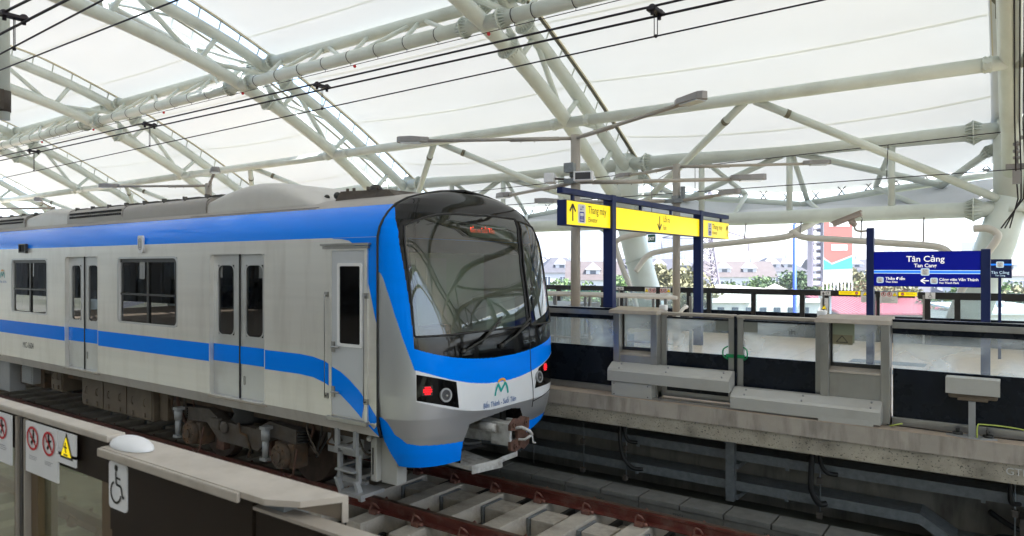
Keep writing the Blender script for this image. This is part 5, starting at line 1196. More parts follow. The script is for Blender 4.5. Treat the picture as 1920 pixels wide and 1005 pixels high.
a0 = make_arch(names[1]); a0.location.x = XS[1][0]
third = None
for i, (x, sx) in enumerate(XS):
    if i == 1: continue
    c = copy_tree(a0, None, V((x, CY, 0)), names[i])
    if i == 2: third = c
    if sx < 0: c.scale.x = -1

# the third arch is a double one: a second upper chord and strip, with an open slot between the two fabric edges
X2 = XS[2][0]; D2 = -1.5
g = MB(); g.tube(curve(UPF, X2 + D2), AR * .95, 18); obj('upper_chord', g, M['tube'], third)
g = MB(); cs = curve(SP, X2 + D2 + .27)
for a, b in zip(cs, cs[1:]): g.hexa([a + V((-.06, 0, 0)), b + V((-.06, 0, 0)), b + V((.05, 0, 0)), a + V((.05, 0, 0))], [a + V((-.06, 0, .03)), b + V((-.06, 0, .03)), b + V((.05, 0, .03)), a + V((.05, 0, .03))])
obj('clamp_strip', g, M['strip'], third)
g = MB()
for k in range(-46, 47):
    y = CY + k * .33; a = V((X2 + D2 + .22, y, fz(SP, y))); b = V((X2 + D2 + .08, y, fz(UPF, y) + .1)); g.obox((a + b) / 2, (0, .02, 0), (.012, 0, 0), (a - b) / 2) if k % 2 == 0 else None
obj('strip_stanchions', g, M['tube'], third)
for sg in (1, -1):
    for i, y in enumerate((6.4, 9.0, 11.6, 14.4, 16.6, 18.6)):
        yy = CY + sg * (y - CY); yu = CY + sg * (y + .6 - CY); yn = CY + sg * (y + 2.2 - CY)
        g = MB(); g.tube([V((X2, yy, fz(LP, yy))), V((X2 + D2, yu, fz(UPF, yu)))], .07, 12); obj('strut', g, M['tube'], third)
        if i < 5: g = MB(); g.tube([V((X2 + .06, yn, fz(UPF, yn))), V((X2 + D2, yu, fz(UPF, yu)))], .07, 12); obj('cross_tube', g, M['tube'], third)
# longitudinal trusses between arches
def bay_truss(xa, xb, name, lab, grp, build, base):
    t = thing(name, ((xa + xb) / 2, *base), lab, 'roof truss', grp); build(t, xa, xb); return t
def crown(t, xa, xb):
    pl, pu = (12.95, 8.50), (13.75, 9.33)
    for (y, z), r, nm in ((pl, .165, 'lower_tube'), (pu, .165, 'upper_tube')):
        g = MB(); g.tube([(xa + .1, y, z), (xb - .1, y, z)], r, 18); obj(nm, g, M['tube'], t)
        for x in (xa + .55, xb - .55): g = MB(); flange(g, (x, y, z), X3, r, 18); obj('splice_flange', g, M['tube'], t)
    n = 5; L = xb - xa
    for i in range(n):
        x0 = xa + L * (i + .6) / n
        g = MB(); g.tube([(x0, pl[0], pl[1]), (x0, pu[0], pu[1])], .06, 10); obj('strut', g, M['tube'], t)
        if i < n - 1: 
            x1 = xa + L * (i + 1.5) / n; g = MB(); p, q = (x0 + .1, pl[0], pl[1]), (x1, pu[0], pu[1])
            if i % 2: p, q = (x0 + .1, pu[0], pu[1]), (x1, pl[0], pl[1])
            g.tube([p, q], .06, 10); obj('diagonal', g, M['tube'], t)
    x = xa + .9
    while x < xb - .5: g = MB(); g.ring((x, pl[0], pl[1]), X3, .165, .173, .018, 20); g.tube([(x + .015, pl[0], pl[1] - .15), (x + .015, pl[0], pl[1] - .235)], .008, 5); obj('cable_strap', g, M['wire'], t); x += 1.05 if int(x * 3) % 3 else .55
    g = MB(); g.tube([(xa, pl[0] - .05, pl[1] - .26)] + [(lerp(xa, xb, k / 9), pl[0], pl[1] - .235) for k in range(1, 9)] + [(xb, pl[0] - .05, pl[1] - .26)], .010, 6); obj('sensor_cable', g, M['wire'], t)
    for f in (.02, .55): g = MB(); g.ball((lerp(xa, xb, f), pl[0] - .03, pl[1] - .29), .045, 8); obj('red_sensor', g, M['red'], t)
def purlin(t, xa, xb):
    g = MB(); g.tube([(xa, 16.7, 6.80), (xb, 16.7, 6.80)], .145, 18); obj('purlin_tube', g, M['tube'], t)
    for x in (xa + .6, xb - .45):
        g = MB(); g.ring((x, 16.7, 6.8), X3, .10, .157, .16, 20); 
        for k in range(8):
            for j in (0, 1): a = k * PI / 4; g.ball((x + .04 + j * .08, 16.7 + .157 * math.cos(a), 6.8 + .157 * math.sin(a)), .02, 6)
        obj('bolted_joint', g, M['tube'], t)
    xm = lerp(xa, xb, .50)
    for s, xe in ((-1, xa), (1, xb)):
        g = MB(); g.tube([(xm + s * .12, 16.75, 6.72), (xe - s * .1, 20.3, 4.35)], .095, 14); obj('brace', g, M['tube'], t)
        p = V((xm + s * .12, 16.75, 6.72)).lerp(V((xe - s * .1, 20.3, 4.35)), .12); g = MB(); g.ring(p, V((s * 4.8, 3.5, -2.4)), .09, .105, .10, 16); obj('bolted_joint', g, M['strip'], t)
def eave(t, xa, xb):
    yb = 20.3; xm = (xa + xb) / 2
    for z, r in ((6.06, .20), (4.2, .19)):
        g = MB(); g.tube([(xa, yb, z), (xb, yb, z)], r, 20); obj('beam', g, M['tube'], t)
        for x in (xa + .75, xb - .75): g = MB(); flange(g, (x, yb, z), X3, r, 18); obj('splice_flange', g, M['tube'], t)
    for f in (.25, .5, .75):
        x = lerp(xa, xb, f); g = MB(); g.tube([(x, yb, 4.2), (x, yb, 6.06)], .085, 12); obj('post', g, M['tube'], t)
        yo, zo = (21.5, 4.72) if f == .5 else (21.5, 5.0)
        xo = x + (.0 if f == .5 else (.75 if f < .5 else -.75))
        g = MB(); g.tube([(x + .05, yb, 6.0), (xo + .2, yo, zo)], .07, 12); obj('outer_strut', g, M['tube'], t)
        g = MB(); g.tube([(xo + .2, yo, zo), (x + .9, yb, 4.2)], .07, 12); obj('outer_strut', g, M['tube'], t)
    for s, xe in ((-1, xa), (1, xb)):
        g = MB(); g.tube([(xm, yb, 6.0), (xe - s * 1.5, 21.5, 4.95)], .09, 12); obj('diagonal', g, M['tube'], t)
        g = MB(); g.tube([(xe - s * 1.5, 21.5, 4.95), (xe, yb, 5.9)], .09, 12); flange(g, V((xe - s * .45, 20.65, 5.63)), V((s * 1.5, -1.2, .95)), .10, 12); obj('diagonal', g, M['tube'], t)
        g = MB(); g.tube([(xm, 21.55, 4.62), (lerp(xm, xe, .5), 21.7, 4.95), (xe, 21.85, 5.25)], .10, 14); obj('eave_tube', g, M['tube'], t)
        g = MB()
        for k in range(7):
            f = (k + .6) / 7.4; x = lerp(xm, xe, f); z = lerp(4.70, 5.40, f); y = lerp(21.55, 21.85, f)
            for a in (-.10, .10): g.tube([(x - a, y, z - .02), (x + a, y, z + .24)], .018, 5)
            g.box((x - .07, y - .05, z - .05), (x + .07, y + .05, z + .01))
        obj('membrane_clips', g, M['stepgrey'], t)
        g = MB(); A = [V((xm, 21.5, 4.58)), V((xe, 21.75, 5.12)), V((xe, 20.35, 4.38)), V((xm, 20.35, 4.38))]; g.quad(A); obj('soffit_panel', g, M['skirt'], t)
bays = [(-10.15, -.12, 'between the first and second arches'), (-19.8, -10.15, 'between the second and third arches'), (-29.8, -19.8, 'between the third and fourth arches'), (-40, -29.8, 'between the fourth and fifth arches'), (-50.5, -40, 'between the fifth and sixth arches'), (-.12, 10.2, 'right of the first arch, outside the frame'), (10.2, 20.4, 'farthest to the right, outside the frame')]
mem_bays = []
for xa, xb, wd in bays:
    bay_truss(xa, xb, 'crown_truss', 'white lattice truss along the roof crown ' + wd, 'crown trusses', crown, (12.95, 8.5))
    bay_truss(xa, xb, 'side_purlin', 'white side tube with inverted V braces ' + wd, 'side purlins', purlin, (16.7, 6.8))
    bay_truss(xa, xb, 'eave_truss', 'white double beam truss at the eave ' + wd, 'eave trusses', eave, (20.3, 4.2))
def sag(y): return .07 + .50 * max(0, (abs(y - CY) - 9.5) / 7.3) ** 2
def memz(xa, xb, x, y): 
    t = (x - xa) / (xb - xa); return (fz(SP, y - .3) + fz(SP, y) + fz(SP, y + .3)) / 3 + .03 - sag(y) * (1 - (2 * t - 1) ** 2)
for xa, xb, wd in bays:
    t = thing('canopy_membrane', ((xa + xb) / 2, CY, 4.7), 'white translucent fabric roof sheet ' + wd, 'canopy membrane', 'fabric roof sheets')
    a, b = xa + .30, xb + .24
    if abs(xa + 29.8) < .01: b = xb + D2 + .30
    g = MB(); g.grid(lambda u, v: V((lerp(a, b, u), CY + (v * 2 - 1) * 16.85, memz(a, b, lerp(a, b, u), CY + (v * 2 - 1) * 16.85))), 20, 64); obj('fabric', g, M['membrane'], t)
    for k in range(-15, 16, 2):
        y = CY + k * 1.1 + .4; g = MB(); g.grid(lambda u, v: V((lerp(a, b, u), y - .03 + .06 * v, memz(a, b, lerp(a, b, u), y - .03 + .06 * v) + .012)), 14, 1); obj('welded_seam', g, M['seam'], t)
# drain pipe hung below the eave beam
t = thing('drain_pipe', (-6, 20.0, 2), 'cream plastic drain pipe hanging on rods from the lower eave beam', 'drain pipe')
g = MB(); g.tube(bez([(-4.95, 20.0, 3.70), (-5.3, 20.0, 3.62), (-6.2, 20.0, 3.54), (-8.0, 20.0, 3.38), (-8.7, 20.0, 3.30), (-9.2, 19.95, 3.16), (-9.55, 19.8, 2.66)]), .085, 14); obj('left_run', g, M['pvc'], t)
g = MB(); g.tube(bez([(-5.0, 20.0, 3.78), (-4.7, 20.0, 3.62), (-4.0, 20.0, 3.55), (-2.6, 20.0, 3.42), (-1.6, 20.0, 3.31), (-1.3, 19.9, 3.1)]), .085, 14); obj('right_run', g, M['pvc'], t)
g = MB(); g.tube([(-5.0, 20.0, 3.72), (-4.4, 21.2, 4.25)], .10, 14); g.ring((-4.98, 20, 3.70), V((.6, 1.2, .5)), .08, .12, .1, 16); obj('inlet', g, M['pvc'], t)
for x in (-7.6, -6.3, -5.9 + 1.1, -3.3, -1.9): g = MB(); z = 3.5 + (x + 7.6) * .05 if x < -5 else 3.62 - (x + 4.8) * .08; g.tube([(x, 20.05, z), (x, 20.2, 4.05)], .018, 6); obj('hanger_rod', g, M['lampgrey'], t)
for (x, dx, lab) in ((-10.0, 1, 'cream downpipe strapped to the leaning leg right of the train'), (-.55, -1, 'cream downpipe strapped to the leaning leg near the right edge')):
    g = MB()
    if dx > 0: g.tube(bez([(-9.25, 19.95, 3.86), (-9.7, 19.8, 3.78), (-10.1, 19.75, 3.66), (-10.2, 19.75, 3.45), (-9.95, 19.78, 2.7), (-9.55, 19.8, 1.7), (-8.7, 19.8, -1.5)]), .085, 14)
    else: g.tube(bez([(-.85, 19.8, 3.72), (-.6, 19.78, 3.72), (-.42, 19.76, 3.62), (-.40, 19.75, 3.45), (-.72, 19.78, 2.9), (-1.3, 19.8, 1.7), (-2.3, 19.8, -2)]), .085, 14)
    tag(obj('downpipe', g, M['pvc']), lab, 'downpipe')
# ================================================================== OVERHEAD WIRES
def wire(P, r, lab, seg=1):
    g = MB(); g.tube(P, r, 8); t = tag(obj('overhead_wire', g, M['wire']), lab, 'wire'); return t
def ln(p, q, k0=-.8, k1=1.5, sg=0., n=14):
    p, q = V(p), V(q); out = []
    for i in range(n + 1):
        t = lerp(k0, k1, i / n); out.append(p.lerp(q, t) - V((0, 0, sg * (1 - (2 * (t) - 1) ** 2))) if sg else p.lerp(q, t))
    return out
wire(ln((-20.6, 6.74, 5.545), (-2.48, 6.74, 5.52)), .014, 'upper one of the paired black wires above the train')
wire(ln((-20.6, 6.90, 5.50), (-2.48, 6.90, 5.47)), .014, 'lower one of the paired black wires above the train')
wire(ln((-20.6, 6.81, 5.02), (-1.44, 6.81, 5.25)), .009, 'single thin contact wire above the train')
wire(ln((-9.05, 2.90, 5.52), (-7.8, 2.90, 5.50), -6, 8), .014, 'upper one of the paired black wires in the top left corner')
wire(ln((-9.05, 3.06, 5.44), (-7.6, 3.06, 5.45), -5, 8), .014, 'lower one of the paired black wires in the top left corner')
wire(ln((-9.3, 2.95, 5.12), (-6.55, 2.95, 5.20), -3, 5), .009, 'steeper single contact wire in the top left corner')
wire(ln((-9.3, 3.15, 5.10), (-5.7, 3.05, 5.00), -3, 4), .008, 'flatter single thin wire below the top left corner')
for (x, y, z0, z1, lab) in ((-3.06, 6.82, 5.49, 5.235, 'black wire clamp and dropper at top right'), (-8.36, 6.82, 5.50, 5.17, 'black wire clamp and dropper at top centre'), (-13.34, 6.82, 5.51, 5.115, 'black wire clamp and dropper at upper left'), (-18.6, 6.82, 5.51, 5.06, 'farthest black wire clamp and dropper above the roof'), (-8.62, 2.98, 5.48, 5.14, 'black wire clamp and dropper in the top left corner')):
    t = thing('wire_dropper', (x, y, z1), lab, 'wire dropper')
    g = MB(); g.box((x - .05, y - .13, z0 - .02), (x + .05, y + .13, z0 + .02), .008)
    for s in (-.09, .09): g.ball((x, y + s, z0 + .01), .045, 8); g.tube([(x, y + s, z0 - .06), (x, y + s, z0 + .05)], .02, 6)
    obj('clamp', g, M['wire'], t)
    g = MB(); g.tube([(x - .018, y, z0), (x - .018, y, z1)], .005, 5); g.tube([(x + .018, y, z0), (x + .018, y, z1)], .005, 5); g.ball((x, y, z1), .02, 6); obj('dropper', g, M['wire'], t)
for (p, q, lab) in (((-7.5, 18.5, 5.54), (.11, 18.5, 5.74), 'upper thin wire beyond the far platform'), ((-7.5, 18.5, 4.86), (.11, 18.5, 4.91), 'lower thin wire beyond the far platform')):
    g = MB(); g.tube(ln(p, q, -3, 1.6), .011, 6); tag(obj('overhead_wire', g, M['wire']), lab, 'wire')
g = MB(); g.tube([(-2.47, 18.5, 5.67), (-2.50, 18.5, 4.89)], .009, 5); tag(obj('wire_dropper', g, M['wire']), 'thin dropper joining the two wires beyond the platform', 'wire dropper')
g = MB(); g.tube([(-7.15, 18.5, 5.55), (-7.15, 18.5, 4.87)], .009, 5); tag(obj('wire_dropper', g, M['wire']), 'faint dropper joining the wires left of the blue sign', 'wire dropper')
# insulator bracket on the right arch trunk
t = thing('insulator_bracket', (.0, 18.6, 4.5), 'dark insulator fittings and cables strapped to the arch at the right edge', 'cable bracket')
g = MB(); 
for z in (6.06, 5.90, 5.74, 5.6, 5.45, 5.3, 5.16): g.tube([(-.02, 18.55, z - .03), (-.02, 18.55, z + .03)], .075, 10)
g.tube([(-.02, 18.55, 5.0), (-.02, 18.55, 6.2)], .03, 8); g.box((-.22, 18.5, 4.93), (.22, 18.6, 5.03)); g.box((-.1, 18.5, 4.6), (.05, 18.6, 4.93)); g.box((-.2, 18.5, 5.55), (.2, 18.6, 5.62)); obj('insulators', g, M['lampgrey'], t)
for i, o in enumerate((0, .09, .16)):
    g = MB(); g.tube([(-.12 + o, 11.0 + 0 * i, fz(LP, 11) - .19)] + [V((-.06 + o * .9, y, fz(LP, y) - .21)) for y in (12, 13, 14, 15, 16, 17, 18)] + [V((-.04 + o, 18.5, 4.9)), V((.0 + o * .6, 18.8, 4.3)), V((-.15 - o, 19.4, 3.7))], .016, 6); obj('strapped_cable', g, M['wire'], t)
g = MB()
for y in (12.2, 14.0, 15.8, 17.3): a, b = V((-.12, y, fz(LP, y))), V((-.12, y + .1, fz(LP, y + .1))); g.ring(a, b - a, .166, .18, .05, 20)
obj('straps', g, M['wire'], t)
# hanging tube at the left edge
t = thing('drop_tube', (-14.6, 4.9, 5.4), 'white vertical tube with dark bracket hanging at the left edge', 'support tube')
g = MB(); g.tube([(-14.62, 4.9, 5.44), (-14.62, 4.9, 11.3)], .085, 16); obj('tube', g, M['tube'], t)
g = MB(); g.tube([(-14.62, 4.9, 5.58), (-14.62, 4.9, 5.95)], .10, 16); g.tube([(-14.62, 4.9, 5.75), (-14.3, 4.55, 5.72), (-13.0, 3.1, 5.45)], .045, 8); g.tube([(-14.62, 4.9, 5.9), (-14.2, 4.4, 5.82), (-13.6, 3.8, 5.6)], .03, 8); g.box((-14.58, 4.72, 5.6), (-14.46, 4.84, 5.95)); obj('bracket', g, M['bogiegrey'], t)

# ================================================================== NEAR PLATFORM SCREEN
g = MB(); g.box((-30, -6, .3), (12, 1.33, 1.096)); struct('near_platform', g, mat('near_floor', (.30, .25, .20), .5, var=.08, scale=2))
ns = thing('near_screen', (-3.2, 1.04, 1.1), 'nearest brown framed glass screen panel with safety stickers at the bottom left', 'platform screen')
cn = mat('near_cap', (.47, .42, .365), .5, .2, var=.12, scale=7, dirt=(.30, .25, .20), dscale=9, damt=.5)
g = MB(); g.box((-9, .980, 2.330), (-2.165, 1.035, 2.352), .006); obj('top_cap', g, cn, ns)
brown = mat('brown_frame', (.020, .014, .010), .45, .0, spec=.15, var=.2, scale=3)
g = MB(); g.box((-9, .995, 2.205), (-2.165, 1.03, 2.328)); obj('header', g, brown, ns)
for x in (-2.80, -6.4): g = MB(); g.box((x - .012, .985, 1.1), (x + .012, 1.06, 2.325)); obj('joint_black', g, M['psdblack'], ns)
for x in (-2.835, -2.765): g = MB(); g.box((x - .006, .982, 1.1), (x + .006, 1.06, 2.325)); obj('joint_trim', g, M['cap'], ns)
for (a, b) in ((-2.755, -2.70), (-2.90, -2.845), (-2.24, -2.17)): g = MB(); g.box((a, 1.0, 1.1), (b, 1.06, 2.205)); obj('frame_side', g, mat('amber_frame', (.10, .065, .03), .4), ns)
for (a, b) in ((-6.3, -2.90), (-2.70, -2.24)): g = MB(); g.box((a, 1.02, 1.1), (b, 1.03, 2.205)); obj('glass', g, M['nearglass'], ns)
def npl(x, y, o=0): return V((x, .981 - .006 - o, y))
for (x0, x1, z0, z1, kind) in ((-2.735, -2.485, 2.155, 2.325, 'a'), (-3.17, -2.86, 2.15, 2.325, 'b')):
    g = MB(); g.box((x0, .976, z0), (x1, .981, z1)); s = obj('safety_sticker', g, M['signw'], ns)
    n = 2; w_ = (x1 - x0) / n
    for i in range(2):
        prohib((x0 + w_ * (i + .5), z1 - .052), .040, npl, s, 1 if i else -1, sx=1.15); lines(s, x0 + w_ * i + .03, x0 + w_ * (i + 1) - .02, z0 + .045, z1 - .11, 3, npl, M['inkgrey'])
g = MB(); g.box((-2.48, .976, 2.25), (-2.36, .981, 2.325)); g.box((-2.485, .976, 2.225), (-2.36, .981, 2.26)); s = obj('warning_sticker', g, M['signw'], ns); warn((-2.42, 2.28), .045, npl, s)
nh = thing('near_door_housing', (-1.6, 1.05, 1.1), 'nearest brown door housing with wide beige cap and white wheelchair sticker', 'door housing')
g = MB(); g.prism([(-2.165, .962, 2.309), (-1.38, .962, 2.309), (-1.30, 1.0, 2.309), (-1.245, 1.09, 2.309), (-2.165, 1.09, 2.309)], (0, 0, .014)); g.prism([(-1.252, 1.078, 2.262), (-1.245, 1.09, 2.262), (-1.245, 1.09, 2.309), (-1.252, 1.078, 2.309)], (-.004, .001, 0)); obj('cap_plate', g, cn, nh)
g = MB(); g.prism([(-1.31, 1.0, 2.305), (-1.253, 1.085, 2.266), (-1.253, 1.085, 2.308), (-1.31, 1.0, 2.308)], (-.004, .003, 0)); obj('cap_flange', g, mat('flange_brown', (.10, .075, .05), .6), nh)
g = MB(); g.box((-1.44, 1.0, 2.2), (-1.36, 1.07, 2.3)); obj('cap_bracket', g, M['galv'], nh)
g = MB(); g.box((-2.165, .952, 2.298), (-1.47, .962, 2.322), .004); obj('cap_lip', g, cn, nh)
g = MB(); g.box((-2.155, .985, 2.08), (-1.46, 1.04, 2.30)); g.box((-1.452, .990, 1.1), (-.6, 1.03, 2.272)); obj('front_panel', g, brown, nh)
g = MB(); g.box((-1.455, .984, 2.278), (-.6, 1.030, 2.286)); obj('trim', g, M['cap'], nh)
g = MB(); g.box((-2.155, .99, 1.1), (-2.05, 1.04, 2.08)); obj('side_frame', g, brown, nh)
g = MB(); g.box((-2.05, 1.02, 1.1), (-1.46, 1.03, 2.08)); obj('lower_glass', g, M['nearglass'], nh)
g = MB(); g.rrect((-2.10, .984, 2.215), X3, Z3, .105, .135, .012, -Y3, .004); s = obj('wheelchair_sticker', g, M['signw'], nh); wheelchair(lambda x, y: V((-2.105 + x, .978, 2.215 + y)), .125, s)
g = MB(); g.ball((-2.09, 1.015, 2.325), .1, 24, (1.0, .42, .30)); bmesh.ops.bisect_plane(g.bm, geom=g.bm.verts[:] + g.bm.edges[:] + g.bm.faces[:], plane_co=(0, 0, 2.324), plane_no=(0, 0, -1), clear_outer=True); obj('status_lamp', g, M['white'], nh)
# ================================================================== TOWN BEYOND
GZ = -11.0
g = MB(); g.grid(lambda u, v: V((lerp(-3500, 3500, u), lerp(-200, 5000, v), GZ)), 30, 30, smooth=False); struct('ground', g, M['ground'])
def gp(u, s):  p = at(u, 498, s); p.z = GZ; return p
FWD = V((-.5835, .8121, 0)); RGT = V((.8121, .5835, 0))
p = gp(960, 60); g = MB(); g.quad([p - RGT * 300 - FWD * 5, p + RGT * 300 - FWD * 5, p + RGT * 300 + FWD * 6, p - RGT * 300 + FWD * 6]); 
for v in g.bm.verts: v.co.z = GZ + .01
struct('road', g, M['road'])
def house(u, s, w, d, h, rh, lab, ang=0., wallm='house', hip=True, dorm=2, floors=2, cols=5, roofm='roofslate', chim=True):
    t = thing('house', gp(u, s), lab, 'house', 'white houses beyond the station'); B = gp(u, s)
    q = Matrix.Rotation(math.radians(35.7 + ang), 3, 'Z')
    f = lambda x, y, z: B + q @ V((x, y, z))
    g = MB(); g.hexa([f(-w / 2, 0, 0), f(w / 2, 0, 0), f(w / 2, d, 0), f(-w / 2, d, 0)], [f(-w / 2, 0, h), f(w / 2, 0, h), f(w / 2, d, h), f(-w / 2, d, h)]); obj('wall', g, M[wallm], t)
    e, k = .5, (min(w, d) * .42 if hip else 0)
    g = MB(); g.hexa([f(-w / 2 - e, -e, h), f(w / 2 + e, -e, h), f(w / 2 + e, d + e, h), f(-w / 2 - e, d + e, h)], [f(-w / 2 - e + k, d * .42, h + rh), f(w / 2 + e - k, d * .42, h + rh), f(w / 2 + e - k, d * .58, h + rh), f(-w / 2 - e + k, d * .58, h + rh)]); rf = obj('roof', g, M[roofm], t)
    if chim: g = MB(); x = w * .25; g.hexa([f(x, d * .4, h + rh * .5), f(x + .9, d * .4, h + rh * .5), f(x + .9, d * .4 + .9, h + rh * .5), f(x, d * .4 + .9, h + rh * .5)], [f(x, d * .4, h + rh + 1), f(x + .9, d * .4, h + rh + 1), f(x + .9, d * .4 + .9, h + rh + 1), f(x, d * .4 + .9, h + rh + 1)]); obj('chimney', g, M[wallm], rf)
    for i in range(dorm):
        x = (i + .5) / dorm * w * .7 - w * .35; g = MB(); y0 = d * .10; dw = 1.5
        g.hexa([f(x - dw, y0, h + .2), f(x + dw, y0, h + .2), f(x + dw, d * .35, h + .2), f(x - dw, d * .35, h + .2)], [f(x - dw, y0, h + rh * .55), f(x + dw, y0, h + rh * .55), f(x + dw, d * .35, h + rh * .55), f(x - dw, d * .35, h + rh * .55)])
        g.hexa([f(x - dw - .3, y0 - .3, h + rh * .55), f(x + dw + .3, y0 - .3, h + rh * .55), f(x + dw + .3, d * .38, h + rh * .55), f(x - dw - .3, d * .38, h + rh * .55)], [f(x - .05, y0 - .3, h + rh * .95), f(x + .05, y0 - .3, h + rh * .95), f(x + .05, d * .4, h + rh * .95), f(x - .05, d * .4, h + rh * .95)]); dm = obj('dormer', g, M[wallm], rf)
        g = MB(); g.hexa([f(x - .6, y0 - .03, h + .6), f(x + .6, y0 - .03, h + .6), f(x + .6, y0 - .01, h + .6), f(x - .6, y0 - .01, h + .6)], [f(x - .6, y0 - .03, h + rh * .5), f(x + .6, y0 - .03, h + rh * .5), f(x + .6, y0 - .01, h + rh * .5), f(x - .6, y0 - .01, h + rh * .5)]); obj('dormer_window', g, M['hwin'], dm)
    fh = 3.6
    for j in range(floors):
        for i in range(cols):
            x = (i + .5) / cols * w - w / 2; zt = h - .9 - j * fh; ww = min(w / cols * .3, .75); zb = zt - (2.0 if (i + j) % 3 else 2.5)
            g = MB(); g.hexa([f(x - ww, -.10, zb), f(x + ww, -.10, zb), f(x + ww, .0, zb), f(x - ww, .0, zb)], [f(x - ww, -.10, zt), f(x + ww, -.10, zt), f(x + ww, .0, zt), f(x - ww, .0, zt)]); wn = obj('window', g, M['white'], t)
            g = MB(); 
            for s_ in (-1, 1): g.quad([f(x + s_ * ww * .48 - ww * .38, -.13, zb + .12), f(x + s_ * ww * .48 + ww * .38, -.13, zb + .12), f(x + s_ * ww * .48 + ww * .38, -.13, zt - .12), f(x + s_ * ww * .48 - ww * .38, -.13, zt - .12)])
            obj('pane', g, M['hwin'], wn)
    for zb in (h - .2, h - fh - .1):
        g = MB(); g.hexa([f(-w / 2 - .2, -.2, zb), f(w / 2 + .2, -.2, zb), f(w / 2 + .2, -.001, zb), f(-w / 2 - .2, -.001, zb)], [f(-w / 2 - .2, -.2, zb + .3), f(w / 2 + .2, -.2, zb + .3), f(w / 2 + .2, -.001, zb + .3), f(-w / 2 - .2, -.001, zb + .3)]); obj('cornice', g, M[wallm], t)
    return t
HS = [(1055, 168, 11, 10, 12.2, 3.6, 'white house with steep slate roof just right of the train nose', 8, 1),
      (1112, 150, 11, 11, 10.8, 4.0, 'white house with tall slate hip roof between the beige pole and blue post', -6, 1),
      (1190, 165, 9, 10, 12.0, 3.6, 'white house with slate roof behind the leaning canopy leg', 4, 1),
      (1262, 172, 17, 12, 12.0, 3.6, 'wide white house with long slate roof left of the second blue post', 0, 2),
      (1385, 165, 17, 12, 11.2, 3.7, 'wide white house with slate hip roof right of the lattice mast', -3, 2),
      (1470, 175, 12, 11, 12.4, 3.4, 'white house with slate roof behind the blue pole', 6, 2),
      (1000, 175, 14, 10, 12.5, 3.5, 'white house hidden behind the train nose', 2, 2),
      (1590, 185, 16, 12, 12.6, 3.0, 'white house with slate roof behind the billboard', -4, 2),
      (1690, 150, 18, 12, 8.2, 3.2, 'pale house seen under the big blue name sign', 5, 0),
      (1800, 160, 14, 12, 11, 3.4, 'white house behind the right post of the name sign', -5, 1),
      (1905, 140, 12, 12, 11.8, 4.2, 'white house with steep pinkish grey roof at the right edge', 10, 1)]
for i, (u, s, w_, d_, h_, r_, lab, an, dm) in enumerate(HS): house(u, s, w_, d_, h_, r_, lab, an, dorm=dm, cols=max(3, int(w_ / 2.8)), hip=i % 3 != 1, roofm='roofbrown' if i in (1, 4, 10) else 'roofslate')
# cream hall with stepped gable near the station
B = gp(1455, 60); q = Matrix.Rotation(math.radians(35.7), 3, 'Z'); f = lambda x, y, z: B + q @ V((x, y, z + (2.7 if z > 0 else 0)))
t = thing('hall', B, 'low cream hall with curved parapet gable and small square windows', 'building')
g = MB(); P = [(-5.4, 0), (3.8, 0), (3.8, 8.3), (2.2, 8.3), (1.9, 8.8), (.6, 9.3), (0, 9.6), (-.6, 9.3), (-1.9, 8.8), (-2.2, 8.3), (-5.4, 8.3)]; g.prism([f(a, 0, b) for a, b in P], q @ V((0, .4, 0))); obj('gable_wall', g, M['house2'], t)
g = MB(); g.hexa([f(-5.2, .4, 0), f(3.7, .4, 0), f(3.7, 14, 0), f(-5.2, 14, 0)], [f(-5.2, .4, 8.0), f(3.7, .4, 8.0), f(3.7, 14, 8.0), f(-5.2, 14, 8.0)]); g.hexa([f(-5.4, .4, 8.0), f(3.9, .4, 8.0), f(3.9, 14, 8.0), f(-5.4, 14, 8.0)], [f(-.8, .4, 9.2), f(-.7, .4, 9.2), f(-.7, 14, 9.2), f(-.8, 14, 9.2)]); obj('nave', g, M['house2'], t)
for i in range(7):
    x = -4.7 + i * 1.2; g = MB(); g.hexa([f(x - .28, -.05, 6.9), f(x + .28, -.05, 6.9), f(x + .28, 0, 6.9), f(x - .28, 0, 6.9)], [f(x - .28, -.05, 7.6), f(x + .28, -.05, 7.6), f(x + .28, 0, 7.6), f(x - .28, 0, 7.6)]); obj('window', g, M['hwin'], t)
g = MB(); g.hexa([f(-5.5, -.25, 8.0), f(-2.2, -.25, 8.0), f(-2.2, 0, 8.0), f(-5.5, 0, 8.0)], [f(-5.5, -.25, 8.35), f(-2.2, -.25, 8.35), f(-2.2, 0, 8.35), f(-5.5, 0, 8.35)]); g.hexa([f(2.2, -.25, 8.0), f(3.9, -.25, 8.0), f(3.9, 0, 8.0), f(2.2, 0, 8.0)], [f(2.2, -.25, 8.35), f(3.9, -.25, 8.35), f(3.9, 0, 8.35), f(2.2, 0, 8.35)]); obj('cornice', g, M['white'], t)
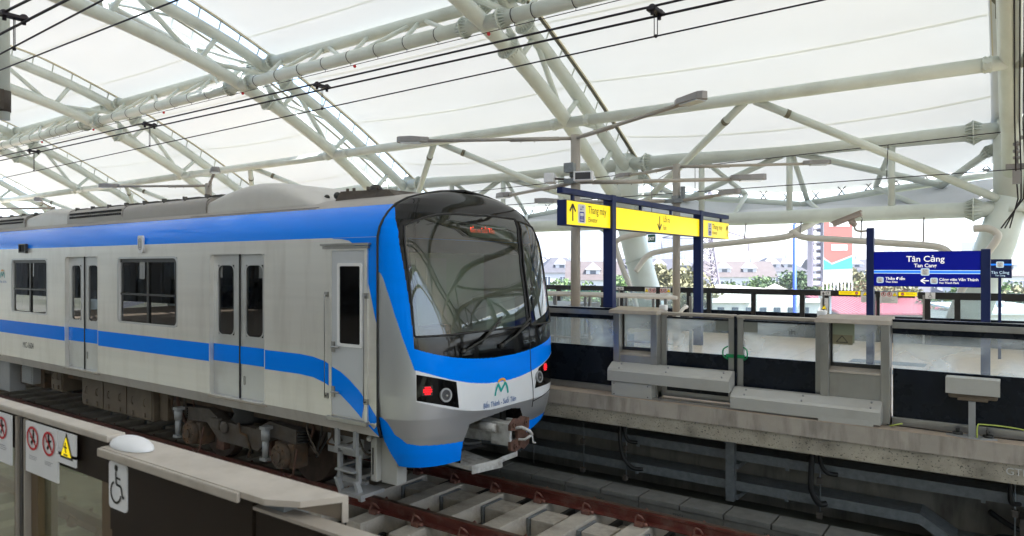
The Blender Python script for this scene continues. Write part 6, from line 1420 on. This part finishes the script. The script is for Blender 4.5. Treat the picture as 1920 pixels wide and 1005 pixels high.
# pink sheet roof
B = gp(1672, 72); f = lambda x, y, z: B + q @ V((x, y, z + (2.8 if z > 0 else 0)))
t = thing('shed', B, 'long shed with faded pink metal roof behind the platform barrier', 'building')
g = MB(); g.hexa([f(-5, .5, 0), f(6.2, .5, 0), f(6.2, 9, 0), f(-5, 9, 0)], [f(-5, .5, 5.9), f(6.2, .5, 5.9), f(6.2, 9, 5.9), f(-5, 9, 5.9)]); obj('wall', g, M['house2'], t)
g = MB(); g.hexa([f(-5.4, -.2, 6.0), f(6.6, -.2, 6.0), f(6.6, 9.6, 7.7), f(-5.4, 9.6, 7.7)], [f(-5.4, -.2, 6.2), f(6.6, -.2, 6.2), f(6.6, 9.6, 7.9), f(-5.4, 9.6, 7.9)])
for i in range(29): x = -5.3 + i * .42; g.hexa([f(x, -.2, 6.2), f(x + .06, -.2, 6.2), f(x + .06, 9.6, 7.9), f(x, 9.6, 7.9)], [f(x, -.2, 6.27), f(x + .06, -.2, 6.27), f(x + .06, 9.6, 7.97), f(x, 9.6, 7.97)])
obj('roof', g, M['roofpink'], t)
B = gp(1900, 48); f = lambda x, y, z: B + q @ V((x, y, z + (2.6 if z > 0 else 0)))
t = thing('shed', B, 'low shed with pale flat roof and vents at the right edge', 'building')
g = MB(); g.hexa([f(-2.2, 0, 0), f(4, 0, 0), f(4, 6, 0), f(-2.2, 6, 0)], [f(-2.2, 0, 7.9), f(4, 0, 7.9), f(4, 6, 7.9), f(-2.2, 6, 7.9)]); obj('wall', g, M['house2'], t)
g = MB(); g.hexa([f(-2.5, -.3, 7.9), f(4.3, -.3, 7.9), f(4.3, 6.3, 8.3), f(-2.5, 6.3, 8.3)], [f(-2.5, -.3, 8.05), f(4.3, -.3, 8.05), f(4.3, 6.3, 8.45), f(-2.5, 6.3, 8.45)]); g.ball(f(-.8, 3, 8.5), .3, 8); g.ball(f(1.2, 3, 8.5), .3, 8); obj('roof', g, M['roofgrn'], t)
# trees
def leafmesh(name, rx, rz, n, seed, size):
    rnd = random.Random(seed); bm = bmesh.new(); cl = []
    for i in range(26):
        a, b = rnd.uniform(0, 2 * PI), rnd.uniform(-.7, 1); rr = rnd.uniform(.45, .95); cl.append(V((rx * rr * math.cos(a) * math.sqrt(1 - b * b * .8), rx * rr * math.sin(a) * math.sqrt(1 - b * b * .8), rz * b * .85)))
    for i in range(n):
        c = cl[rnd.randrange(len(cl))]; v = V((rnd.gauss(0, 1), rnd.gauss(0, 1), rnd.gauss(0, .8))); v = v.normalized() * (rx * .34) * rnd.random() ** .4; p = c + v
        d1 = V((rnd.gauss(0, 1), rnd.gauss(0, 1), rnd.gauss(0, 1))).normalized(); d2 = d1.cross(V((rnd.gauss(0, 1), rnd.gauss(0, 1), rnd.gauss(0, 1)))).normalized(); s = size * rnd.uniform(.6, 1.3)
        vs = [bm.verts.new(p + d1 * s * a + d2 * s * b) for a, b in ((-1, 0), (0, -.55), (1, 0), (0, .55))]; bm.faces.new(vs)
    me = bpy.data.meshes.new(name); bm.to_mesh(me); bm.free(); return me
LV = []
for k, lm in enumerate(('leaf1', 'leaf2', 'leaf3', 'leaf1', 'leaf2')):
    me = leafmesh('crown', 3.0, 2.6, 3600, 50 + k, .20); me.materials.append(M[lm]); LV.append(me)
def trunkmesh():
    g = MB(); g.tube([(0, 0, 0), (.1, .05, 2.5), (0, .1, 5), (.05, 0, 7)], [.30, .24, .18, .1], 8)
    for a, l in ((0, 1.7), (2.1, 1.5), (4.2, 1.6), (1, 1.2), (3.3, 1.4), (5.2, 1.1)): g.tube([(0, .05, 4.2), (math.cos(a) * l * .5, math.sin(a) * l * .5, 5.6), (math.cos(a) * l, math.sin(a) * l, 7)], [.12, .09, .03], 6)
    me = bpy.data.meshes.new('trunk'); g.bm.to_mesh(me); g.bm.free(); me.materials.append(M['bark']); return me
TM = trunkmesh()
def tree(u, s, vtop, k, lab, wid=1.):
    ztop = CAMZ - (vtop - 498) / 1320 * s; B = gp(u, s); h = ztop - GZ
    t = thing('tree', B, lab, 'tree', 'trees below the station'); sc_ = h / 9.6
    a = bpy.data.objects.new('trunk', TM); C.objects.link(a); a.parent = t; a.scale = (sc_, sc_, sc_)
    a = bpy.data.objects.new('crown', LV[k]); C.objects.link(a); a.parent = t; a.location = (0, 0, 7.0 * sc_); a.scale = (sc_ * wid, sc_ * wid, sc_); a.rotation_euler = (0, 0, random.uniform(0, 6))
TR = [(1030, 95, 522, 0, 'green tree right beside the train nose'), (1062, 78, 545, 3, 'low green tree left of the beige pole'), (1100, 90, 548, 1, 'small olive tree between beige pole and blue post'), (1133, 85, 516, 0, 'bright green tree just left of the blue post'),
      (1165, 95, 540, 1, 'olive tree behind the leaning leg'), (1255, 70, 508, 1, 'large yellowish green tree between the beige pole and lattice mast'), (1238, 80, 535, 0, 'green tree left of the lattice mast'), (1300, 62, 540, 4, 'olive tree at the foot of the lattice mast'), (1352, 80, 545, 1, 'dry olive tree right of the lattice mast'),
      (1378, 100, 525, 0, 'green tree in front of the wide white house'), (1430, 110, 522, 3, 'green tree before the houses at centre right'), (1482, 95, 512, 2, 'darker tree just left of the thin blue pole'), (1512, 100, 520, 1, 'olive tree right of the thin blue pole'),
      (1580, 85, 525, 0, 'green tree left of the billboard post'), (1612, 90, 512, 1, 'olive tree right of the billboard post'), (1640, 80, 530, 4, 'dry tree left of the name sign'), (1672, 85, 536, 1, 'olive tree under the left part of the name sign'), (1700, 95, 540, 4, 'dry tree under the name sign'),
      (1868, 70, 520, 0, 'green tree under the small square sign'), (1900, 75, 535, 2, 'dark tree at the right edge'), (1925, 65, 545, 4, 'dry tree at the far right edge'), (1880, 62, 556, 2, 'dark low tree behind the right barrier'), (1770, 75, 560, 2, 'dark low tree behind the leaning leg on the right'),
      (1205, 75, 552, 4, 'low dry tree behind the white downpipe'), (1415, 90, 552, 1, 'low olive tree behind the cream hall'), (1340, 70, 566, 4, 'lowest dry tree behind the barrier'), (1085, 70, 565, 4, 'low dry tree behind the stair railing'), (1550, 90, 556, 1, 'low olive tree beside the hall')]
for u, s, v, k, lab in TR: tree(u, s, v, k, lab)
# lattice mast
B = gp(1322, 75); t = thing('lattice_mast', B, 'grey steel lattice transmission mast behind the second blue post', 'pylon')
g = MB(); H_ = 24.0
def lc(sx, sy, z): w_ = lerp(2.6, .55, min(z / 17.0, 1)); return B + q @ V((sx * w_, sy * w_, z))
cs4 = [(-1, -1), (1, -1), (1, 1), (-1, 1)]
for sx, sy in cs4: g.tube([lc(sx, sy, 0), lc(sx, sy, 17), lc(sx, sy, H_)], .11, 6)
obj('mast_legs', g, M['lattice'], t); g = MB(); z = 0; hz = 2.4
while z < H_ - .6:
    z2 = min(z + hz, H_)
    for i in range(4):
        a, b = cs4[i], cs4[(i + 1) % 4]; g.tube([lc(*a, z), lc(*b, z2)], .055, 5); g.tube([lc(*b, z), lc(*a, z2)], .055, 5); g.tube([lc(*a, z2), lc(*b, z2)], .05, 5)
    z = z2; hz = max(1.1, hz * .9)
obj('mast_lattice', g, M['lattice'], t); g = MB()
for z, L in ((10.6, 5.5), (16.8, 4.6)):
    for s_ in (-1, 1):
        e = B + q @ V((s_ * L, 0, z)); 
        for sy in (-1, 1): g.tube([lc(s_, sy, z), e], .06, 5); g.tube([lc(s_, sy, z + 1.2), e], .06, 5)
        g.tube([e, e - V((0, 0, 1.4))], .07, 6)
obj('cross_arms', g, M['lattice'], t)
# billboard with display column
B = gp(1552, 62); f = lambda x, y, z: B + q @ V((x, y, z))
t = thing('billboard', B, 'tall roadside billboard with red and teal poster and dark lattice side', 'billboard')
g = MB(); g.tube([f(.2, 1, 0), f(.2, 1, 11.5)], .55, 16); obj('post', g, M['white'], t)
g = MB(); g.hexa([f(-.35, 0, 12.4), f(2.15, 0, 12.4), f(2.15, .5, 12.4), f(-.35, .5, 12.4)], [f(-.35, 0, 18.6), f(2.15, 0, 18.6), f(2.15, .5, 18.6), f(-.35, .5, 18.6)]); pb = obj('poster', g, M['signw'], t)
g = MB(); g.prism([f(-.35, -.03, 14.6), f(.35, -.03, 14.1), f(2.15, -.03, 14.8), f(2.15, -.03, 18.6), f(-.35, -.03, 18.6)], q @ V((0, .02, 0))); obj('red_print', g, M['bbred'], pb)
g = MB(); g.prism([f(-.35, -.03, 13.5), f(2.15, -.03, 13.6), f(2.15, -.03, 14.65), f(.35, -.03, 13.95), f(-.35, -.03, 14.4)], q @ V((0, .02, 0))); obj('teal_print', g, M['bbteal'], pb)
g = MB(); g.prism([f(.3, -.05, 15.2), f(1.7, -.05, 15.2), f(1.7, -.05, 15.7), f(.3, -.05, 15.7)], q @ V((0, .02, 0))); g.prism([f(.1, -.05, 17.3), f(1.9, -.05, 17.3), f(1.9, -.05, 18.1), f(.1, -.05, 18.1)], q @ V((0, .02, 0))); obj('white_print', g, M['signw'], pb)
g = MB()
for x in (-1.25, -.45): g.hexa([f(x - .06, .2, 12.0), f(x + .06, .2, 12.0), f(x + .06, 1.2, 12.0), f(x - .06, 1.2, 12.0)], [f(x - .06, .2, 18.8), f(x + .06, .2, 18.8), f(x + .06, 1.2, 18.8), f(x - .06, 1.2, 18.8)])
for i in range(11):
    z = 12.1 + i * .62; g.hexa([f(-1.2, .2, z), f(-.5, .2, z), f(-.5, 1.2, z), f(-1.2, 1.2, z)], [f(-1.2, .2, z + .09), f(-.5, .2, z + .09), f(-.5, 1.2, z + .09), f(-1.2, 1.2, z + .09)]); g.tube([f(-1.2, .3, z), f(-.5, .3, z + .6)], .04, 4); g.tube([f(-.5, .3, z), f(-1.2, .3, z + .6)], .04, 4)
obj('side_lattice', g, M['lattice'], t)
g = MB()
for i in range(10): z = 12.2 + i * .62; g.hexa([f(-1.15, .22, z), f(-.55, .22, z), f(-.55, .3, z), f(-1.15, .3, z)], [f(-1.15, .22, z + .30), f(-.55, .22, z + .30), f(-.55, .3, z + .30), f(-1.15, .3, z + .30)])
obj('side_panels', g, M['white'], t)
g = MB(); g.hexa([f(-1.3, -.6, 11.3), f(2.6, -.6, 11.3), f(2.6, 1.4, 11.3), f(-1.3, 1.4, 11.3)], [f(-1.3, -.6, 11.5), f(2.6, -.6, 11.5), f(2.6, 1.4, 11.5), f(-1.3, 1.4, 11.5)])
for i in range(9): x = -.4 + i * .32; g.tube([f(x, 0, 11.5), f(x, 0, 12.4)], .05, 5)
obj('catwalk', g, M['signw'], t)
B = gp(1490, 45); g = MB(); g.tube([B, B + V((0, 0, 16.5))], .12, 10); g.tube([B + V((0, 0, 16.5)), B + V((.3, .2, 17.2))], .05, 6); tag(obj('street_pole', g, M['bluepole']), 'tall thin blue pole standing left of the billboard', 'pole')
# far towers
TW = [(1048, 1500, 26, 60, 1), (1066, 1900, 34, 82, 0), (1092, 1600, 30, 95, 0), (1118, 1700, 36, 100, 1), (1133, 1450, 28, 75, 0), (1240, 1000, 52, 62, 2), (1275, 1050, 46, 66, 2), (1300, 1300, 34, 50, 0), (1385, 1700, 40, 42, 0), (1442, 1600, 44, 50, 1), (1474, 2000, 30, 46, 0), (1700, 1500, 60, 40, 0), (1880, 900, 60, 34, 2), (1020, 1700, 30, 70, 0), (1560, 1800, 50, 40, 1)]
for i, (u, s, w_, h_, k) in enumerate(TW):
    B = gp(u, s); f = lambda x, y, z: B + q @ V((x, y, z))
    where = ['behind the train nose edge', 'second right of the train nose', 'left of the tall pair near the nose', 'the tallest one left of the blue post', 'just left of the blue post', 'the left glassy one behind the beige pole', 'the right glassy one behind the beige pole', 'beside the lattice mast', 'right of the lattice mast', 'above the wide white house', 'left of the thin blue pole', 'behind the name sign', 'behind the small square sign', 'hidden by the train nose', 'behind the billboard'][i]
    t = thing('apartment_tower', B, 'hazy far apartment tower, ' + where, 'tower', 'hazy towers on the skyline')
    g = MB(); g.hexa([f(-w_ / 2, 0, 0), f(w_ / 2, 0, 0), f(w_ / 2, w_ * .6, 0), f(-w_ / 2, w_ * .6, 0)], [f(-w_ / 2, 0, h_ + 11), f(w_ / 2, 0, h_ + 11), f(w_ / 2, w_ * .6, h_ + 11), f(-w_ / 2, w_ * .6, h_ + 11)]); g.hexa([f(-w_ / 6, 3, h_ + 11), f(w_ / 6, 3, h_ + 11), f(w_ / 6, w_ * .4, h_ + 11), f(-w_ / 6, w_ * .4, h_ + 11)], [f(-w_ / 6, 3, h_ + 15), f(w_ / 6, 3, h_ + 15), f(w_ / 6, w_ * .4, h_ + 15), f(-w_ / 6, w_ * .4, h_ + 15)]); obj('tower_body', g, M['tower'], t)
    g = MB(); nb = 5 if k != 2 else 8
    for c_ in range(nb):
        x = -w_ / 2 + w_ * (c_ + .5) / nb; ww = w_ / nb * .28
        z = 8.
        while z < h_ + 8: g.quad([f(x - ww, -.2, z), f(x + ww, -.2, z), f(x + ww, -.2, z + 1.9), f(x - ww, -.2, z + 1.9)]); z += 3.4
    o = obj('tower_windows', g, M['towerglass'], t); o['kind'] = 'stuff'
# back barrier of the near platform, behind the camera
t = thing('near_back_barrier', (-5, -6, 1.1), 'dark barrier wall along the back of the near platform, behind the camera', 'barrier')
g = MB(); g.box((-30, -6.1, 1.1), (12, -6.0, 2.0)); obj('dark_panel', g, M['psddark'], t)
g = MB(); g.box((-30, -6.12, 2.2), (12, -5.98, 2.35)); obj('top_rail', g, M['psdblack'], t)
# air between here and the far towers
g = MB(); g.box((-3400, -150, GZ - 1), (3400, 2300, 130)); hz_ = obj('haze', g, bpy.data.materials.new('haze')); hz_['kind'] = 'stuff'
hm = bpy.data.materials['haze']; hm.use_nodes = True; hn = hm.node_tree.nodes; hn.remove(hn['Principled BSDF'])
pv = hn.new('ShaderNodeVolumePrincipled'); pv.inputs['Color'].default_value = (.93, .95, 1, 1); pv.inputs['Density'].default_value = .0004; pv.inputs['Anisotropy'].default_value = .2
hm.node_tree.links.new(pv.outputs[0], hn['Material Output'].inputs['Volume'])

t = thing('reflection_wall', (-16, -6.6, 1.1), 'added dark wall of panels and gaps behind the near platform, unseen, darkening the train window reflections', 'wall')
for k in range(32):  # unseen wall added to give the train windows something dark to reflect
    x = -98 + k * 3.2
    g = MB(); g.box((x, -6.6, 1.1), (x + 2.3, -6.4, 4.3)); obj('panel', g, M['roofdark'], t)
    g = MB(); g.box((x + 2.3, -6.6, 1.1), (x + 3.2, -6.5, 2.2)); obj('sill_panel', g, M['roofdark'], t)
g = MB(); g.box((-98, -6.7, 4.3), (4.4, -5.6, 4.8)); obj('lintel', g, M['roofdark'], t)
